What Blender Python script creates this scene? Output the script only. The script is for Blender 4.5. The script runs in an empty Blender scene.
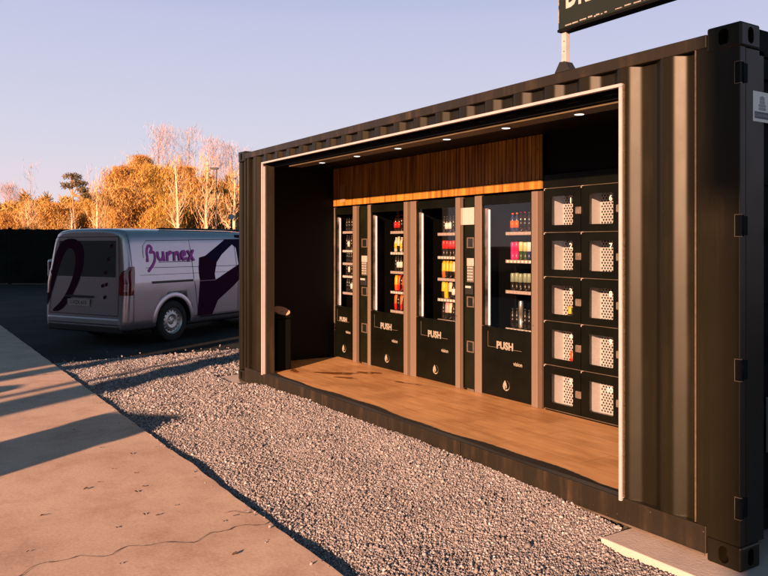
import bpy, bmesh, math, random
import numpy as np
from mathutils import Vector, Matrix
random.seed(7); np.random.seed(7)
R = math.radians; PI = math.pi
scene = bpy.context.scene
COL = scene.collection

# ------------------------------------------------------------------ materials
def mat(name, col, rough=.5, metal=0, noise=0, nscale=20, bump=0, bscale=60, spec=.5, emit=None, estr=0, col2=None, coat=0, detail=4, stretch=None):
    m = bpy.data.materials.new(name); m.use_nodes = True
    nt = m.node_tree; b = nt.nodes['Principled BSDF']
    b.inputs['Base Color'].default_value = (*col, 1); b.inputs['Roughness'].default_value = rough
    b.inputs['Metallic'].default_value = metal; b.inputs['Specular IOR Level'].default_value = spec
    b.inputs['Coat Weight'].default_value = coat; b.inputs['Coat Roughness'].default_value = .08
    tc = nt.nodes.new('ShaderNodeTexCoord'); src = tc.outputs['Object']
    if stretch:
        mp = nt.nodes.new('ShaderNodeMapping'); mp.inputs['Scale'].default_value = stretch
        nt.links.new(src, mp.inputs['Vector']); src = mp.outputs['Vector']
    if noise or col2:
        n = nt.nodes.new('ShaderNodeTexNoise'); n.inputs['Scale'].default_value = nscale; n.inputs['Detail'].default_value = detail
        nt.links.new(src, n.inputs['Vector'])
        r = nt.nodes.new('ShaderNodeValToRGB'); r.color_ramp.elements[0].position = .33; r.color_ramp.elements[1].position = .67
        a = col2 if col2 else tuple(c * (1 - noise) for c in col)
        z = col if col2 else tuple(min(1, c * (1 + noise)) for c in col)
        r.color_ramp.elements[0].color = (*a, 1); r.color_ramp.elements[1].color = (*z, 1)
        nt.links.new(n.outputs['Fac'], r.inputs['Fac']); nt.links.new(r.outputs['Color'], b.inputs['Base Color'])
    if bump:
        n2 = nt.nodes.new('ShaderNodeTexNoise'); n2.inputs['Scale'].default_value = bscale; n2.inputs['Detail'].default_value = 5
        nt.links.new(src, n2.inputs['Vector'])
        bp = nt.nodes.new('ShaderNodeBump'); bp.inputs['Strength'].default_value = bump; bp.inputs['Distance'].default_value = .01
        nt.links.new(n2.outputs['Fac'], bp.inputs['Height']); nt.links.new(bp.outputs['Normal'], b.inputs['Normal'])
    if emit:
        b.inputs['Emission Color'].default_value = (*emit, 1); b.inputs['Emission Strength'].default_value = estr
    return m

def glass_mat(name, tint=(.9, .9, .9), refl=.08):
    m = bpy.data.materials.new(name); m.use_nodes = True; nt = m.node_tree; nt.nodes.clear()
    o = nt.nodes.new('ShaderNodeOutputMaterial'); mx = nt.nodes.new('ShaderNodeMixShader')
    t = nt.nodes.new('ShaderNodeBsdfTransparent'); t.inputs['Color'].default_value = (*tint, 1)
    g = nt.nodes.new('ShaderNodeBsdfGlossy'); g.inputs['Roughness'].default_value = .02
    lw = nt.nodes.new('ShaderNodeLayerWeight'); lw.inputs['Blend'].default_value = .5
    pw = nt.nodes.new('ShaderNodeMath'); pw.operation = 'POWER'; pw.inputs[1].default_value = 5
    f = nt.nodes.new('ShaderNodeMath'); f.operation = 'MULTIPLY_ADD'; f.inputs[1].default_value = .7; f.inputs[2].default_value = .04
    nt.links.new(lw.outputs['Facing'], pw.inputs[0]); nt.links.new(pw.outputs[0], f.inputs[0])
    nt.links.new(f.outputs[0], mx.inputs[0]); nt.links.new(t.outputs[0], mx.inputs[1]); nt.links.new(g.outputs[0], mx.inputs[2])
    nt.links.new(mx.outputs[0], o.inputs[0]); return m

def attr_mat(name, rough=.8, spec=.3, bump=0, bscale=200, trans=0):
    m = bpy.data.materials.new(name); m.use_nodes = True; nt = m.node_tree; b = nt.nodes['Principled BSDF']
    a = nt.nodes.new('ShaderNodeAttribute'); a.attribute_name = 'tint'
    nt.links.new(a.outputs['Color'], b.inputs['Base Color'])
    b.inputs['Roughness'].default_value = rough; b.inputs['Specular IOR Level'].default_value = spec
    return m

M = {}
def paint_mat(name, base, dirt, rough, spec, amount):
    m = mat(name, base, rough, spec=spec); nt = m.node_tree; b = nt.nodes['Principled BSDF']; L = nt.links.new
    tc = nt.nodes.new('ShaderNodeTexCoord')
    def N(sc, st=(1, 1, 1), d=6):
        mp = nt.nodes.new('ShaderNodeMapping'); mp.inputs['Scale'].default_value = st; L(tc.outputs['Object'], mp.inputs[0])
        n = nt.nodes.new('ShaderNodeTexNoise'); n.inputs['Scale'].default_value = sc; n.inputs['Detail'].default_value = d; n.inputs['Roughness'].default_value = .65; L(mp.outputs[0], n.inputs[0]); return n.outputs[0]
    def ramp(f, p0, v0, p1, v1):
        r = nt.nodes.new('ShaderNodeValToRGB'); e = r.color_ramp.elements; e[0].position = p0; e[0].color = (v0, v0, v0, 1); e[1].position = p1; e[1].color = (v1, v1, v1, 1); L(f, r.inputs[0]); return r.outputs[0]
    st = N(9, (1, 1, .08)); pt = N(2.2); sp = N(55, (1, 1, 1), 2)
    a = nt.nodes.new('ShaderNodeMath'); a.operation = 'MULTIPLY'; L(ramp(st, .48, 0, .75, 1), a.inputs[0]); L(ramp(pt, .4, .1, .7, 1), a.inputs[1])
    c = nt.nodes.new('ShaderNodeMath'); c.operation = 'MAXIMUM'; L(a.outputs[0], c.inputs[0]); L(ramp(sp, .70, 0, .76, .9), c.inputs[1])
    k = nt.nodes.new('ShaderNodeMath'); k.operation = 'MULTIPLY'; k.inputs[1].default_value = amount; L(c.outputs[0], k.inputs[0])
    mx = nt.nodes.new('ShaderNodeMixRGB'); mx.inputs[1].default_value = (*base, 1); mx.inputs[2].default_value = (*dirt, 1); L(k.outputs[0], mx.inputs[0]); L(mx.outputs[0], b.inputs['Base Color'])
    r = nt.nodes.new('ShaderNodeMapRange'); r.inputs[3].default_value = rough - .06; r.inputs[4].default_value = rough + .16; L(pt, r.inputs[0]); L(r.outputs[0], b.inputs['Roughness'])
    bp = nt.nodes.new('ShaderNodeBump'); bp.inputs['Strength'].default_value = .12; bp.inputs['Distance'].default_value = .02; L(N(2.6, (1, 1, .6), 2), bp.inputs['Height']); L(bp.outputs[0], b.inputs['Normal'])
    return m
M['paint'] = paint_mat('container_paint', (.0078, .0066, .0030), (.05, .034, .019), .36, .27, .35)
M['paint_door_shaded'] = paint_mat('door_paint_shaded', (.0012, .0045, .0065), (.015, .016, .015), .6, .06, .3)  # container paint with the end face's teal shade put into the colour
M['rail'] = paint_mat('rail_paint', (.012, .009, .005), (.10, .065, .035), .45, .45, .75)
M['black'] = mat('matt_black_lining', (.0022, .0026, .003), .6, spec=.15, bump=.1, bscale=20)
M['seal'] = mat('black_rubber', (.008, .008, .008), .7, bump=.4, bscale=40)
M['weld'] = mat('weld_bead', (.05, .035, .02), .6, bump=1.0, bscale=90)
M['white_trim'] = mat('white_aluminium_trim', (.36, .335, .37), .35, noise=.06, nscale=12)
M['soffit'] = mat('soffit_panel', (.09, .07, .04), .55, noise=.2, nscale=5)
M['alu'] = mat('brushed_aluminium', (.23, .175, .145), .45, metal=.45, noise=.1, nscale=30, stretch=(40, 40, 1), bump=.06, bscale=80)
M['alu_brown'] = mat('bronze_column', (.125, .088, .068), .42, metal=.4, noise=.15, nscale=30, stretch=(40, 40, 1))
M['alu_dark'] = mat('anodised_edge', (.20, .16, .13), .45, metal=.6, noise=.3, nscale=6)
M['mblack'] = mat('machine_black', (.0030, .0034, .0020), .38, noise=.3, nscale=5, spec=.16)
M['mgreen'] = mat('payment_panel', (.006, .007, .0035), .4, noise=.3, nscale=5, spec=.2)
M['inner'] = mat('machine_interior', (.0025, .0025, .0025), .5, spec=.2)
M['shelf'] = mat('shelf_strip', (.36, .31, .30), .4, noise=.15, nscale=60)
M['wire'] = mat('spiral_wire', (.35, .33, .32), .3, metal=1)
M['mottled'] = mat('inner_strip_reflections', (.30, .24, .22), .35, metal=.5, noise=.85, nscale=5)
M['led'] = mat('led_tube', (.5, .5, .5), .4, emit=(1, .93, .9), estr=.22)
M['lamp'] = mat('downlight_lens', (.9, .9, .88), .4, emit=(1, .88, .75), estr=1.2)
M['text'] = mat('pale_print', (.24, .215, .19), .6)
M['white'] = mat('white_label', (.36, .36, .37), .5, noise=.05, nscale=40)
M['lockwhite'] = mat('locker_lining', (.48, .47, .49), .5, noise=.04, nscale=8)
M['number'] = mat('number_white', (.70, .70, .70), .5)
M['hole'] = mat('perforation', (.02, .017, .015), .8)
M['steel'] = mat('latch_steel', (.24, .19, .155), .38, metal=.6, noise=.2, nscale=30)
M['glass'] = glass_mat('clear_glass')
M['lcd'] = mat('dark_display', (.01, .012, .012), .12)
M['rubber'] = mat('tyre_rubber', (.012, .012, .012), .85, bump=.3, bscale=60)
M['vanpaint'] = mat('van_silver_paint', (.46, .41, .46), .30, metal=.85, coat=.5, noise=.02, nscale=4)
M['vanrear'] = M['vanpaint']
M['carpaint'] = mat('car_dark_paint', (.03, .033, .036), .3, metal=.3, coat=.8)
M['decal'] = mat('purple_decal', (.030, .002, .020), .8, spec=.08)
M['decal2'] = mat('violet_decal', (.012, .006, .034), .8, spec=.08)
M['logo'] = mat('logo_magenta', (.42, .008, .34), .45)
M['tail'] = mat('tail_red', (.13, .003, .006), .12, coat=1)
M['tailw'] = mat('tail_clear', (.35, .16, .15), .1, coat=1)
M['plastic'] = mat('dark_plastic', (.012, .012, .013), .55)
M['autoglass'] = mat('dark_glass', (.006, .008, .009), .06, coat=1)
M['rim'] = mat('wheel_rim', (.48, .46, .45), .35, metal=.7)
M['fence'] = mat('fence_black', (.006, .008, .008), .9, noise=.5, nscale=1.5, spec=.1)
M['brick'] = mat('render_wall', (.10, .07, .055), .9, noise=.2, nscale=2)
M['sign'] = mat('sign_face', (.008, .012, .008), .5, noise=.1, nscale=5)
M['pole'] = mat('galvanised_pole', (.34, .33, .35), .5, noise=.12, nscale=30)
M['tape'] = mat('silver_edge_glints', (.26, .24, .24), .45, noise=.3, nscale=60)
M['blue'] = mat('sticker_blue', (.05, .07, .14), .5)
M['greyblue'] = mat('sticker_grey', (.28, .32, .38), .5)
M['redprint'] = mat('sticker_red', (.6, .10, .08), .5)
M['green_bin'] = mat('shadow_bin_green', (.02, .06, .03), .5)
M['bin'] = mat('waste_bin_black', (.002, .0025, .002), .7, spec=.1)
M['flap'] = mat('bin_flap', (.55, .30, .20), .5)
M['bark'] = mat('bark', (.12, .085, .06), .9, noise=.35, nscale=4, bump=.5, bscale=10)

def concrete_mat():
    m = bpy.data.materials.new('path_concrete'); m.use_nodes = True; nt = m.node_tree; b = nt.nodes['Principled BSDF']; L = nt.links.new
    tc = nt.nodes.new('ShaderNodeTexCoord')
    def N(sc, d=6, r=.6, st=None):
        n = nt.nodes.new('ShaderNodeTexNoise'); n.inputs['Scale'].default_value = sc; n.inputs['Detail'].default_value = d; n.inputs['Roughness'].default_value = r
        if st:
            mp = nt.nodes.new('ShaderNodeMapping'); mp.inputs['Scale'].default_value = st; L(tc.outputs['Object'], mp.inputs[0]); L(mp.outputs[0], n.inputs[0])
        else: L(tc.outputs['Object'], n.inputs[0])
        return n.outputs['Fac']
    def ramp(f, p0, c0, p1, c1):
        r = nt.nodes.new('ShaderNodeValToRGB'); e = r.color_ramp.elements
        e[0].position = p0; e[0].color = (*c0, 1); e[1].position = p1; e[1].color = (*c1, 1); L(f, r.inputs[0]); return r.outputs[0]
    def mult(a, c):
        x = nt.nodes.new('ShaderNodeMixRGB'); x.blend_type = 'MULTIPLY'; x.inputs[0].default_value = 1; L(a, x.inputs[1]); L(c, x.inputs[2]); return x.outputs[0]
    c = ramp(N(.9, 8), .3, (.52, .385, .325), .7, (.64, .485, .41))
    c = mult(c, ramp(N(2.6, 6, .7), .36, (.80, .76, .74), .56, (1, 1, 1)))
    c = mult(c, ramp(N(60, 3), .3, (.86, .86, .86), .6, (1.06, 1.06, 1.06)))
    c = mult(c, ramp(N(260, 2), .28, (.75, .74, .73), .42, (1, 1, 1)))
    c = mult(c, ramp(N(14, 5, .75), .27, (.62, .58, .55), .36, (1, 1, 1)))
    L(c, b.inputs['Base Color'])
    b.inputs['Roughness'].default_value = .82; b.inputs['Specular IOR Level'].default_value = .3
    bp = nt.nodes.new('ShaderNodeBump'); bp.inputs['Strength'].default_value = .22; bp.inputs['Distance'].default_value = .006
    a = nt.nodes.new('ShaderNodeMath'); a.operation = 'ADD'; L(N(300, 5, .7), a.inputs[0])
    s = nt.nodes.new('ShaderNodeMath'); s.operation = 'MULTIPLY'; s.inputs[1].default_value = 1.2; L(N(7, 3), s.inputs[0]); L(s.outputs[0], a.inputs[1])
    L(a.outputs[0], bp.inputs['Height']); L(bp.outputs[0], b.inputs['Normal'])
    return m
M['concrete'] = concrete_mat()
M['pad'] = mat('pad_concrete', (.46, .39, .38), .85, noise=.10, nscale=5, bump=.2, bscale=60, detail=8)
M['asphalt'] = mat('asphalt', (.015, .018, .020), .9, noise=.5, nscale=1.2, bump=.6, bscale=120, spec=.25, detail=10)
M['gravelbase'] = mat('gravel_bed', (.10, .085, .075), .95, noise=.6, nscale=90, bump=1, bscale=90)
M['crack'] = mat('crack_dirt', (.045, .033, .024), .95)

def floor_mat():
    m = bpy.data.materials.new('floor_boards'); m.use_nodes = True; nt = m.node_tree; b = nt.nodes['Principled BSDF']; L = nt.links.new
    tc = nt.nodes.new('ShaderNodeTexCoord')
    br = nt.nodes.new('ShaderNodeTexBrick'); br.inputs['Scale'].default_value = 1
    br.inputs['Brick Width'].default_value = 1.25; br.inputs['Row Height'].default_value = .3; br.inputs['Mortar Size'].default_value = .003
    br.inputs['Color1'].default_value = (.58, .33, .155, 1); br.inputs['Color2'].default_value = (.63, .36, .17, 1); br.inputs['Mortar'].default_value = (.42, .21, .09, 1)
    L(tc.outputs['Object'], br.inputs[0])
    mp = nt.nodes.new('ShaderNodeMapping'); mp.inputs['Scale'].default_value = (1.2, 8, 1); L(tc.outputs['Object'], mp.inputs[0])
    n = nt.nodes.new('ShaderNodeTexNoise'); n.inputs['Scale'].default_value = 2.5; n.inputs['Detail'].default_value = 7; L(mp.outputs[0], n.inputs[0])
    r = nt.nodes.new('ShaderNodeValToRGB'); e = r.color_ramp.elements; e[0].position = .3; e[0].color = (.78, .74, .7, 1); e[1].position = .7; e[1].color = (1.08, 1.08, 1.08, 1)
    L(n.outputs[0], r.inputs[0])
    x = nt.nodes.new('ShaderNodeMixRGB'); x.blend_type = 'MULTIPLY'; x.inputs[0].default_value = 1; L(br.outputs[0], x.inputs[1]); L(r.outputs[0], x.inputs[2])
    n2 = nt.nodes.new('ShaderNodeTexNoise'); n2.inputs['Scale'].default_value = 2.2; n2.inputs['Detail'].default_value = 6; L(tc.outputs['Object'], n2.inputs[0])
    r2 = nt.nodes.new('ShaderNodeValToRGB'); e = r2.color_ramp.elements; e[0].position = .36; e[0].color = (.80, .74, .68, 1); e[1].position = .5; e[1].color = (1, 1, 1, 1)
    L(n2.outputs[0], r2.inputs[0])
    y = nt.nodes.new('ShaderNodeMixRGB'); y.blend_type = 'MULTIPLY'; y.inputs[0].default_value = 1; L(x.outputs[0], y.inputs[1]); L(r2.outputs[0], y.inputs[2])
    L(y.outputs[0], b.inputs['Base Color']); b.inputs['Roughness'].default_value = .42; b.inputs['Specular IOR Level'].default_value = .35
    bp = nt.nodes.new('ShaderNodeBump'); bp.inputs['Strength'].default_value = .15; bp.inputs['Distance'].default_value = .004; L(n.outputs[0], bp.inputs['Height']); L(bp.outputs[0], b.inputs['Normal'])
    return m
M['floor'] = floor_mat()
M['stain'] = mat('wet_stain', (.22, .09, .03), .2, spec=.5)

def wood_mat():
    m = bpy.data.materials.new('pine_cladding'); m.use_nodes = True; nt = m.node_tree; b = nt.nodes['Principled BSDF']; L = nt.links.new
    tc = nt.nodes.new('ShaderNodeTexCoord')
    mp = nt.nodes.new('ShaderNodeMapping'); mp.inputs['Scale'].default_value = (22, 22, 1.2); L(tc.outputs['Object'], mp.inputs[0])
    n = nt.nodes.new('ShaderNodeTexNoise'); n.inputs['Scale'].default_value = 1.3; n.inputs['Detail'].default_value = 6; L(mp.outputs[0], n.inputs[0])
    r = nt.nodes.new('ShaderNodeValToRGB'); e = r.color_ramp.elements; e[0].position = .3; e[0].color = (.13, .045, .007, 1); e[1].position = .68; e[1].color = (.46, .22, .035, 1)
    L(n.outputs[0], r.inputs[0])
    v = nt.nodes.new('ShaderNodeTexVoronoi'); v.inputs['Scale'].default_value = 9; L(tc.outputs['Object'], v.inputs[0])
    k = nt.nodes.new('ShaderNodeValToRGB'); e = k.color_ramp.elements; e[0].position = .03; e[0].color = (.18, .08, .03, 1); e[1].position = .10; e[1].color = (1, 1, 1, 1)
    L(v.outputs['Distance'], k.inputs[0])
    x = nt.nodes.new('ShaderNodeMixRGB'); x.blend_type = 'MULTIPLY'; x.inputs[0].default_value = 1; L(r.outputs[0], x.inputs[1]); L(k.outputs[0], x.inputs[2])
    L(x.outputs[0], b.inputs['Base Color']); b.inputs['Roughness'].default_value = .5
    return m
M['wood'] = wood_mat()

# ------------------------------------------------------------------ mesh helpers
def tag(o, label=None, cat=None, group=None, kind=None):
    if label: o['label'] = label
    if cat: o['category'] = cat
    if group: o['group'] = group
    if kind: o['kind'] = kind
    return o
def empty(name, loc=(0, 0, 0), rz=0, label=None, cat=None, group=None):
    o = bpy.data.objects.new(name, None); COL.objects.link(o); o.location = loc; o.rotation_euler = (0, 0, rz)
    o.empty_display_size = .2
    return tag(o, label, cat, group)
def obj(name, bm, m, parent=None, smooth=False, recalc=True):
    if recalc: bmesh.ops.recalc_face_normals(bm, faces=bm.faces)
    me = bpy.data.meshes.new(name); bm.to_mesh(me); bm.free()
    if smooth:
        for p in me.polygons: p.use_smooth = True
    for x in (m if isinstance(m, (list, tuple)) else [m]): me.materials.append(x)
    o = bpy.data.objects.new(name, me); COL.objects.link(o); o.parent = parent
    return o
def copy_tree(o, parent=None):
    c = o.copy(); COL.objects.link(c); c.parent = parent
    for ch in list(o.children): copy_tree(ch, c)
    return c
def B(): return bmesh.new()
def box(bm, x0, x1, y0, y1, z0, z1, bev=0, mi=0):
    t = bmesh.new() if bev else bm
    vs = [t.verts.new((x, y, z)) for x in (x0, x1) for y in (y0, y1) for z in (z0, z1)]
    fs = [(0, 1, 3, 2), (4, 6, 7, 5), (0, 4, 5, 1), (2, 3, 7, 6), (0, 2, 6, 4), (1, 5, 7, 3)]
    ff = [t.faces.new([vs[i] for i in f]) for f in fs]
    for f in ff: f.material_index = mi
    if bev:
        bmesh.ops.bevel(t, geom=list(t.edges), offset=bev, segments=2, profile=.5, affect='EDGES')
        merge(bm, t)
    return bm
def merge(bm, t, mtx=None, mi=None):
    t.verts.index_update(); vm = []
    for v in t.verts: vm.append(bm.verts.new(mtx @ v.co if mtx else v.co))
    for f in t.faces:
        try:
            g = bm.faces.new([vm[v.index] for v in f.verts]); g.smooth = f.smooth; g.material_index = f.material_index if mi is None else mi
        except ValueError: pass
    t.free()
def tube(bm, a, b, r0, r1=None, n=10, caps=True):
    a = Vector(a); b = Vector(b); r1 = r0 if r1 is None else r1
    d = (b - a).normalized(); u = d.orthogonal().normalized(); w = d.cross(u)
    A = [bm.verts.new(a + (u * math.cos(2 * PI * i / n) + w * math.sin(2 * PI * i / n)) * r0) for i in range(n)]
    C = [bm.verts.new(b + (u * math.cos(2 * PI * i / n) + w * math.sin(2 * PI * i / n)) * r1) for i in range(n)]
    for i in range(n):
        f = bm.faces.new([A[i], A[(i + 1) % n], C[(i + 1) % n], C[i]]); f.smooth = True
    if caps: bm.faces.new(A[::-1]); bm.faces.new(C)
def lathe(bm, prof, c=(0, 0, 0), n=14, mi=0):
    c = Vector(c); rings = []
    for r, z in prof:
        rings.append([bm.verts.new(c + Vector((max(r, .0004) * math.cos(2 * PI * i / n), max(r, .0004) * math.sin(2 * PI * i / n), z))) for i in range(n)])
    for A, C in zip(rings, rings[1:]):
        for i in range(n):
            f = bm.faces.new([A[i], A[(i + 1) % n], C[(i + 1) % n], C[i]]); f.smooth = True; f.material_index = mi
    bm.faces.new(rings[0][::-1]).material_index = mi; bm.faces.new(rings[-1]).material_index = mi
def prism(bm, pts, axis, a, b):
    """pts 2D polygon; axis 0: (y,z) 1: (x,z) 2: (x,y); extruded from a to b"""
    def P(p, t):
        return (t, p[0], p[1]) if axis == 0 else ((p[0], t, p[1]) if axis == 1 else (p[0], p[1], t))
    A = [bm.verts.new(P(p, a)) for p in pts]; C = [bm.verts.new(P(p, b)) for p in pts]
    n = len(pts); bm.faces.new(A); bm.faces.new(C[::-1])
    for i in range(n): bm.faces.new([A[i], A[(i + 1) % n], C[(i + 1) % n], C[i]])
def boolean(o, cutter_bm, op='DIFFERENCE', solver='EXACT'):
    bmesh.ops.recalc_face_normals(cutter_bm, faces=cutter_bm.faces)
    me = bpy.data.meshes.new('cut'); cutter_bm.to_mesh(me); cutter_bm.free()
    c = bpy.data.objects.new('cut', me); COL.objects.link(c)
    md = o.modifiers.new('b', 'BOOLEAN'); md.object = c; md.operation = op; md.solver = solver
    par = o.parent; o.parent = None
    bpy.context.view_layer.update()
    new = bpy.data.meshes.new_from_object(o.evaluated_get(bpy.context.evaluated_depsgraph_get()))
    o.modifiers.clear(); old = o.data; o.data = new; new.name = old.name; bpy.data.meshes.remove(old)
    bpy.data.objects.remove(c); bpy.data.meshes.remove(me); o.parent = par
def text_mesh(txt, size, depth=.0015, bold=0, shear=0, spacing=1, xs=1):
    cu = bpy.data.curves.new('t', 'FONT'); cu.body = txt; cu.size = size; cu.extrude = depth; cu.offset = bold; cu.shear = shear
    cu.align_x = 'CENTER'; cu.align_y = 'CENTER'; cu.space_character = spacing; cu.resolution_u = 3
    o = bpy.data.objects.new('t', cu); COL.objects.link(o); bpy.context.view_layer.update()
    me = bpy.data.meshes.new_from_object(o.evaluated_get(bpy.context.evaluated_depsgraph_get()))
    bpy.data.objects.remove(o); bpy.data.curves.remove(cu); me.transform(Matrix.Diagonal((xs, 1, 1, 1)))
    return me
def text(name, txt, size, loc, m, parent, face='front', **k):
    me = text_mesh(txt, size, **k); me.name = name
    rot = {'front': Matrix.Rotation(R(90), 4, 'X'), 'right': Matrix.Rotation(R(90), 4, 'Z') @ Matrix.Rotation(R(90), 4, 'X')}[face]
    me.transform(Matrix.Translation(loc) @ rot); me.materials.clear(); me.materials.append(m)
    o = bpy.data.objects.new(name, me); COL.objects.link(o); o.parent = parent
    return o
def raw(name, V, F, m, parent=None, tint=None, smooth=False):
    """V (n,3) array, F (m,k) int array"""
    me = bpy.data.meshes.new(name); k = F.shape[1]
    me.vertices.add(len(V)); me.vertices.foreach_set('co', V.astype(np.float32).ravel())
    me.loops.add(F.size); me.loops.foreach_set('vertex_index', F.astype(np.int32).ravel())
    me.polygons.add(len(F)); me.polygons.foreach_set('loop_start', np.arange(0, F.size, k, dtype=np.int32))
    me.polygons.foreach_set('loop_total', np.full(len(F), k, dtype=np.int32))
    if smooth: me.polygons.foreach_set('use_smooth', np.ones(len(F), dtype=bool))
    me.update(calc_edges=True)
    if tint is not None:
        a = me.color_attributes.new('tint', 'FLOAT_COLOR', 'POINT')
        t = np.ones((len(V), 4), np.float32); t[:, :3] = tint; a.data.foreach_set('color', t.ravel())
    me.materials.append(m)
    o = bpy.data.objects.new(name, me); COL.objects.link(o); o.parent = parent
    return o

# ------------------------------------------------------------------ camera, sky, sun
CAM = Vector((2.0228, -3.3309, 1.5413)); YAW = .9889
cam = bpy.data.cameras.new('camera'); co = bpy.data.objects.new('camera', cam); COL.objects.link(co)
co.location = CAM; co.rotation_euler = (R(90), 0, YAW)
cam.sensor_width = 36; cam.lens = 751.68 / 768 * 36; cam.shift_y = -(288 - 244.34) / 768
cam.clip_end = 2000; cam.clip_start = .05
scene.camera = co
FW = Vector((-math.sin(YAW), math.cos(YAW), 0)); RT = Vector((math.cos(YAW), math.sin(YAW), 0))
def spot(px, Z, z=0):
    """a place seen under the bearing px, Z metres ahead of the viewpoint"""
    p = CAM + FW * Z + RT * ((px - 384) / 751.68 * Z); p.z = z; return p
AZ = 31.5; EL = 12.5
LD = Vector((-math.sin(R(AZ)), math.cos(R(AZ)), 0)); LN = Vector((math.cos(R(AZ)), math.sin(R(AZ)), 0))
def shade_pos(c, a): p = LN * c + LD * a; return p
sun = bpy.data.lights.new('sun', 'SUN'); so = bpy.data.objects.new('sun', sun); COL.objects.link(so)
sun.energy = 5.0; sun.angle = R(.55); sun.color = (1, .55, .31)
ld3 = Vector((LD.x * math.cos(R(EL)), LD.y * math.cos(R(EL)), -math.sin(R(EL))))
so.rotation_euler = ld3.to_track_quat('-Z', 'Y').to_euler(); so.location = (6, -10, 12)
w = bpy.data.worlds.new('World'); scene.world = w; w.use_nodes = True
nt = w.node_tree; bg = nt.nodes['Background']
sk = nt.nodes.new('ShaderNodeTexSky'); sk.sky_type = 'NISHITA'; sk.sun_disc = False
sk.sun_elevation = R(EL); sk.sun_rotation = math.atan2(-LD.x, -LD.y)
sk.air_density = 1.0; sk.dust_density = 1.5; sk.ozone_density = 2.0
# pale evening haze low in the sky, clear darker air overhead
wt = nt.nodes.new('ShaderNodeTexCoord'); sx_ = nt.nodes.new('ShaderNodeSeparateXYZ'); nt.links.new(wt.outputs['Generated'], sx_.inputs[0])
rp = nt.nodes.new('ShaderNodeValToRGB'); rp.color_ramp.interpolation = 'EASE'; e = rp.color_ramp.elements
e[0].position = .27; e[0].color = (1, 1, 1, 1); e[1].position = .46; e[1].color = (0, 0, 0, 1); nt.links.new(sx_.outputs['Z'], rp.inputs[0])
hc = nt.nodes.new('ShaderNodeValToRGB'); e = hc.color_ramp.elements
e[0].position = .0; e[0].color = (2.15, 1.72, 1.72, 1); e[1].position = .30; e[1].color = (1.24, 1.32, 1.84, 1)
m_ = hc.color_ramp.elements.new(.13); m_.color = (1.62, 1.60, 1.90, 1); nt.links.new(sx_.outputs['Z'], hc.inputs[0])
mxs = nt.nodes.new('ShaderNodeMixRGB'); nt.links.new(rp.outputs[0], mxs.inputs[0]); nt.links.new(hc.outputs[0], mxs.inputs[2])
zs = nt.nodes.new('ShaderNodeMixRGB'); zs.blend_type = 'MULTIPLY'; zs.inputs[0].default_value = 1; zs.inputs[2].default_value = (.19, .27, .24, 1)
nt.links.new(sk.outputs[0], zs.inputs[1]); nt.links.new(zs.outputs[0], mxs.inputs[1]); nt.links.new(mxs.outputs[0], bg.inputs[0]); bg.inputs[1].default_value = .14
scene.view_settings.view_transform = 'Standard'; scene.view_settings.look = 'None'; scene.view_settings.exposure = 1.6; scene.view_settings.gamma = 1

# ------------------------------------------------------------------ ground
def gz(x, y):
    """height of the gravel"""
    h = np.interp(x, [-9, -6.2, -5.7, -4, -3.5, -2.1, -1.7, -1.2, -.75, -.5, 3], [-.05, .0, .02, .066, .045, .066, .05, .035, -.005, -.05, -.05])
    t = np.clip((y + 1.55) / 1.5, 0, 1)
    t = np.where(y > 0, 1, t)
    return -.035 * (1 - t) + h * t + .010 * np.sin(x * 5.1 + y * 3) * np.sin(y * 7.3 - x * 2)
def grid(name, xs, ys, zf, m, label=None):
    X, Y = np.meshgrid(xs, ys); V = np.stack([X, Y, zf(X, Y)], -1).reshape(-1, 3)
    nx, ny = len(xs), len(ys); i = np.arange(nx * ny).reshape(ny, nx)
    F = np.stack([i[:-1, :-1], i[:-1, 1:], i[1:, 1:], i[1:, :-1]], -1).reshape(-1, 4)
    o = raw(name, V, F, m, smooth=True); o['kind'] = 'structure'; return o
bm = B(); vs = [bm.verts.new(p) for p in ((-400, -400, -.08), (400, -400, -.08), (400, 400, -.08), (-400, 400, -.08))]; bm.faces.new(vs)
tag(obj('asphalt_ground', bm, M['asphalt']), kind='structure')
grid('gravel_bed', np.arange(-9.2, 4.01, .1), np.arange(-1.58, 4.2, .1),
     lambda x, y: np.where(x < -8.6, -.05 + (x + 8.6) * .1, gz(x, y) - .008), M['gravelbase'])
# path with a slightly ragged edge
bm = B(); xs = np.arange(-40, 12.01, .12); tv = []; lv = []
for x in xs:
    e = -1.555 + .003 * math.sin(x * 9) + .003 * math.sin(x * 23 + 1) + random.uniform(-.003, .003) + .02 * math.exp(-((x + 3.1) / .15) ** 2)
    tv.append((bm.verts.new((x, -9, 0)), bm.verts.new((x, e - .012, 0)), bm.verts.new((x, e, -.009)), bm.verts.new((x, e + .004, -.12))))
for a, b_ in zip(tv, tv[1:]):
    for k in range(3): bm.faces.new([a[k], b_[k], b_[k + 1], a[k + 1]])
tag(obj('path', bm, M['concrete'], smooth=False), kind='structure')
def ribbon(name, pts, wfun, z, m, rough=.012):
    bm = B(); prev = None
    for i, p in enumerate(pts):
        wd = wfun(i / len(pts)) * random.uniform(.4, 1.4)
        a = bm.verts.new((p[0] - wd, p[1], z)); b2 = bm.verts.new((p[0] + wd, p[1], z))
        if prev: bm.faces.new([prev[0], prev[1], b2, a])
        prev = (a, b2)
    return tag(obj(name, bm, m), kind='structure')
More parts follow.
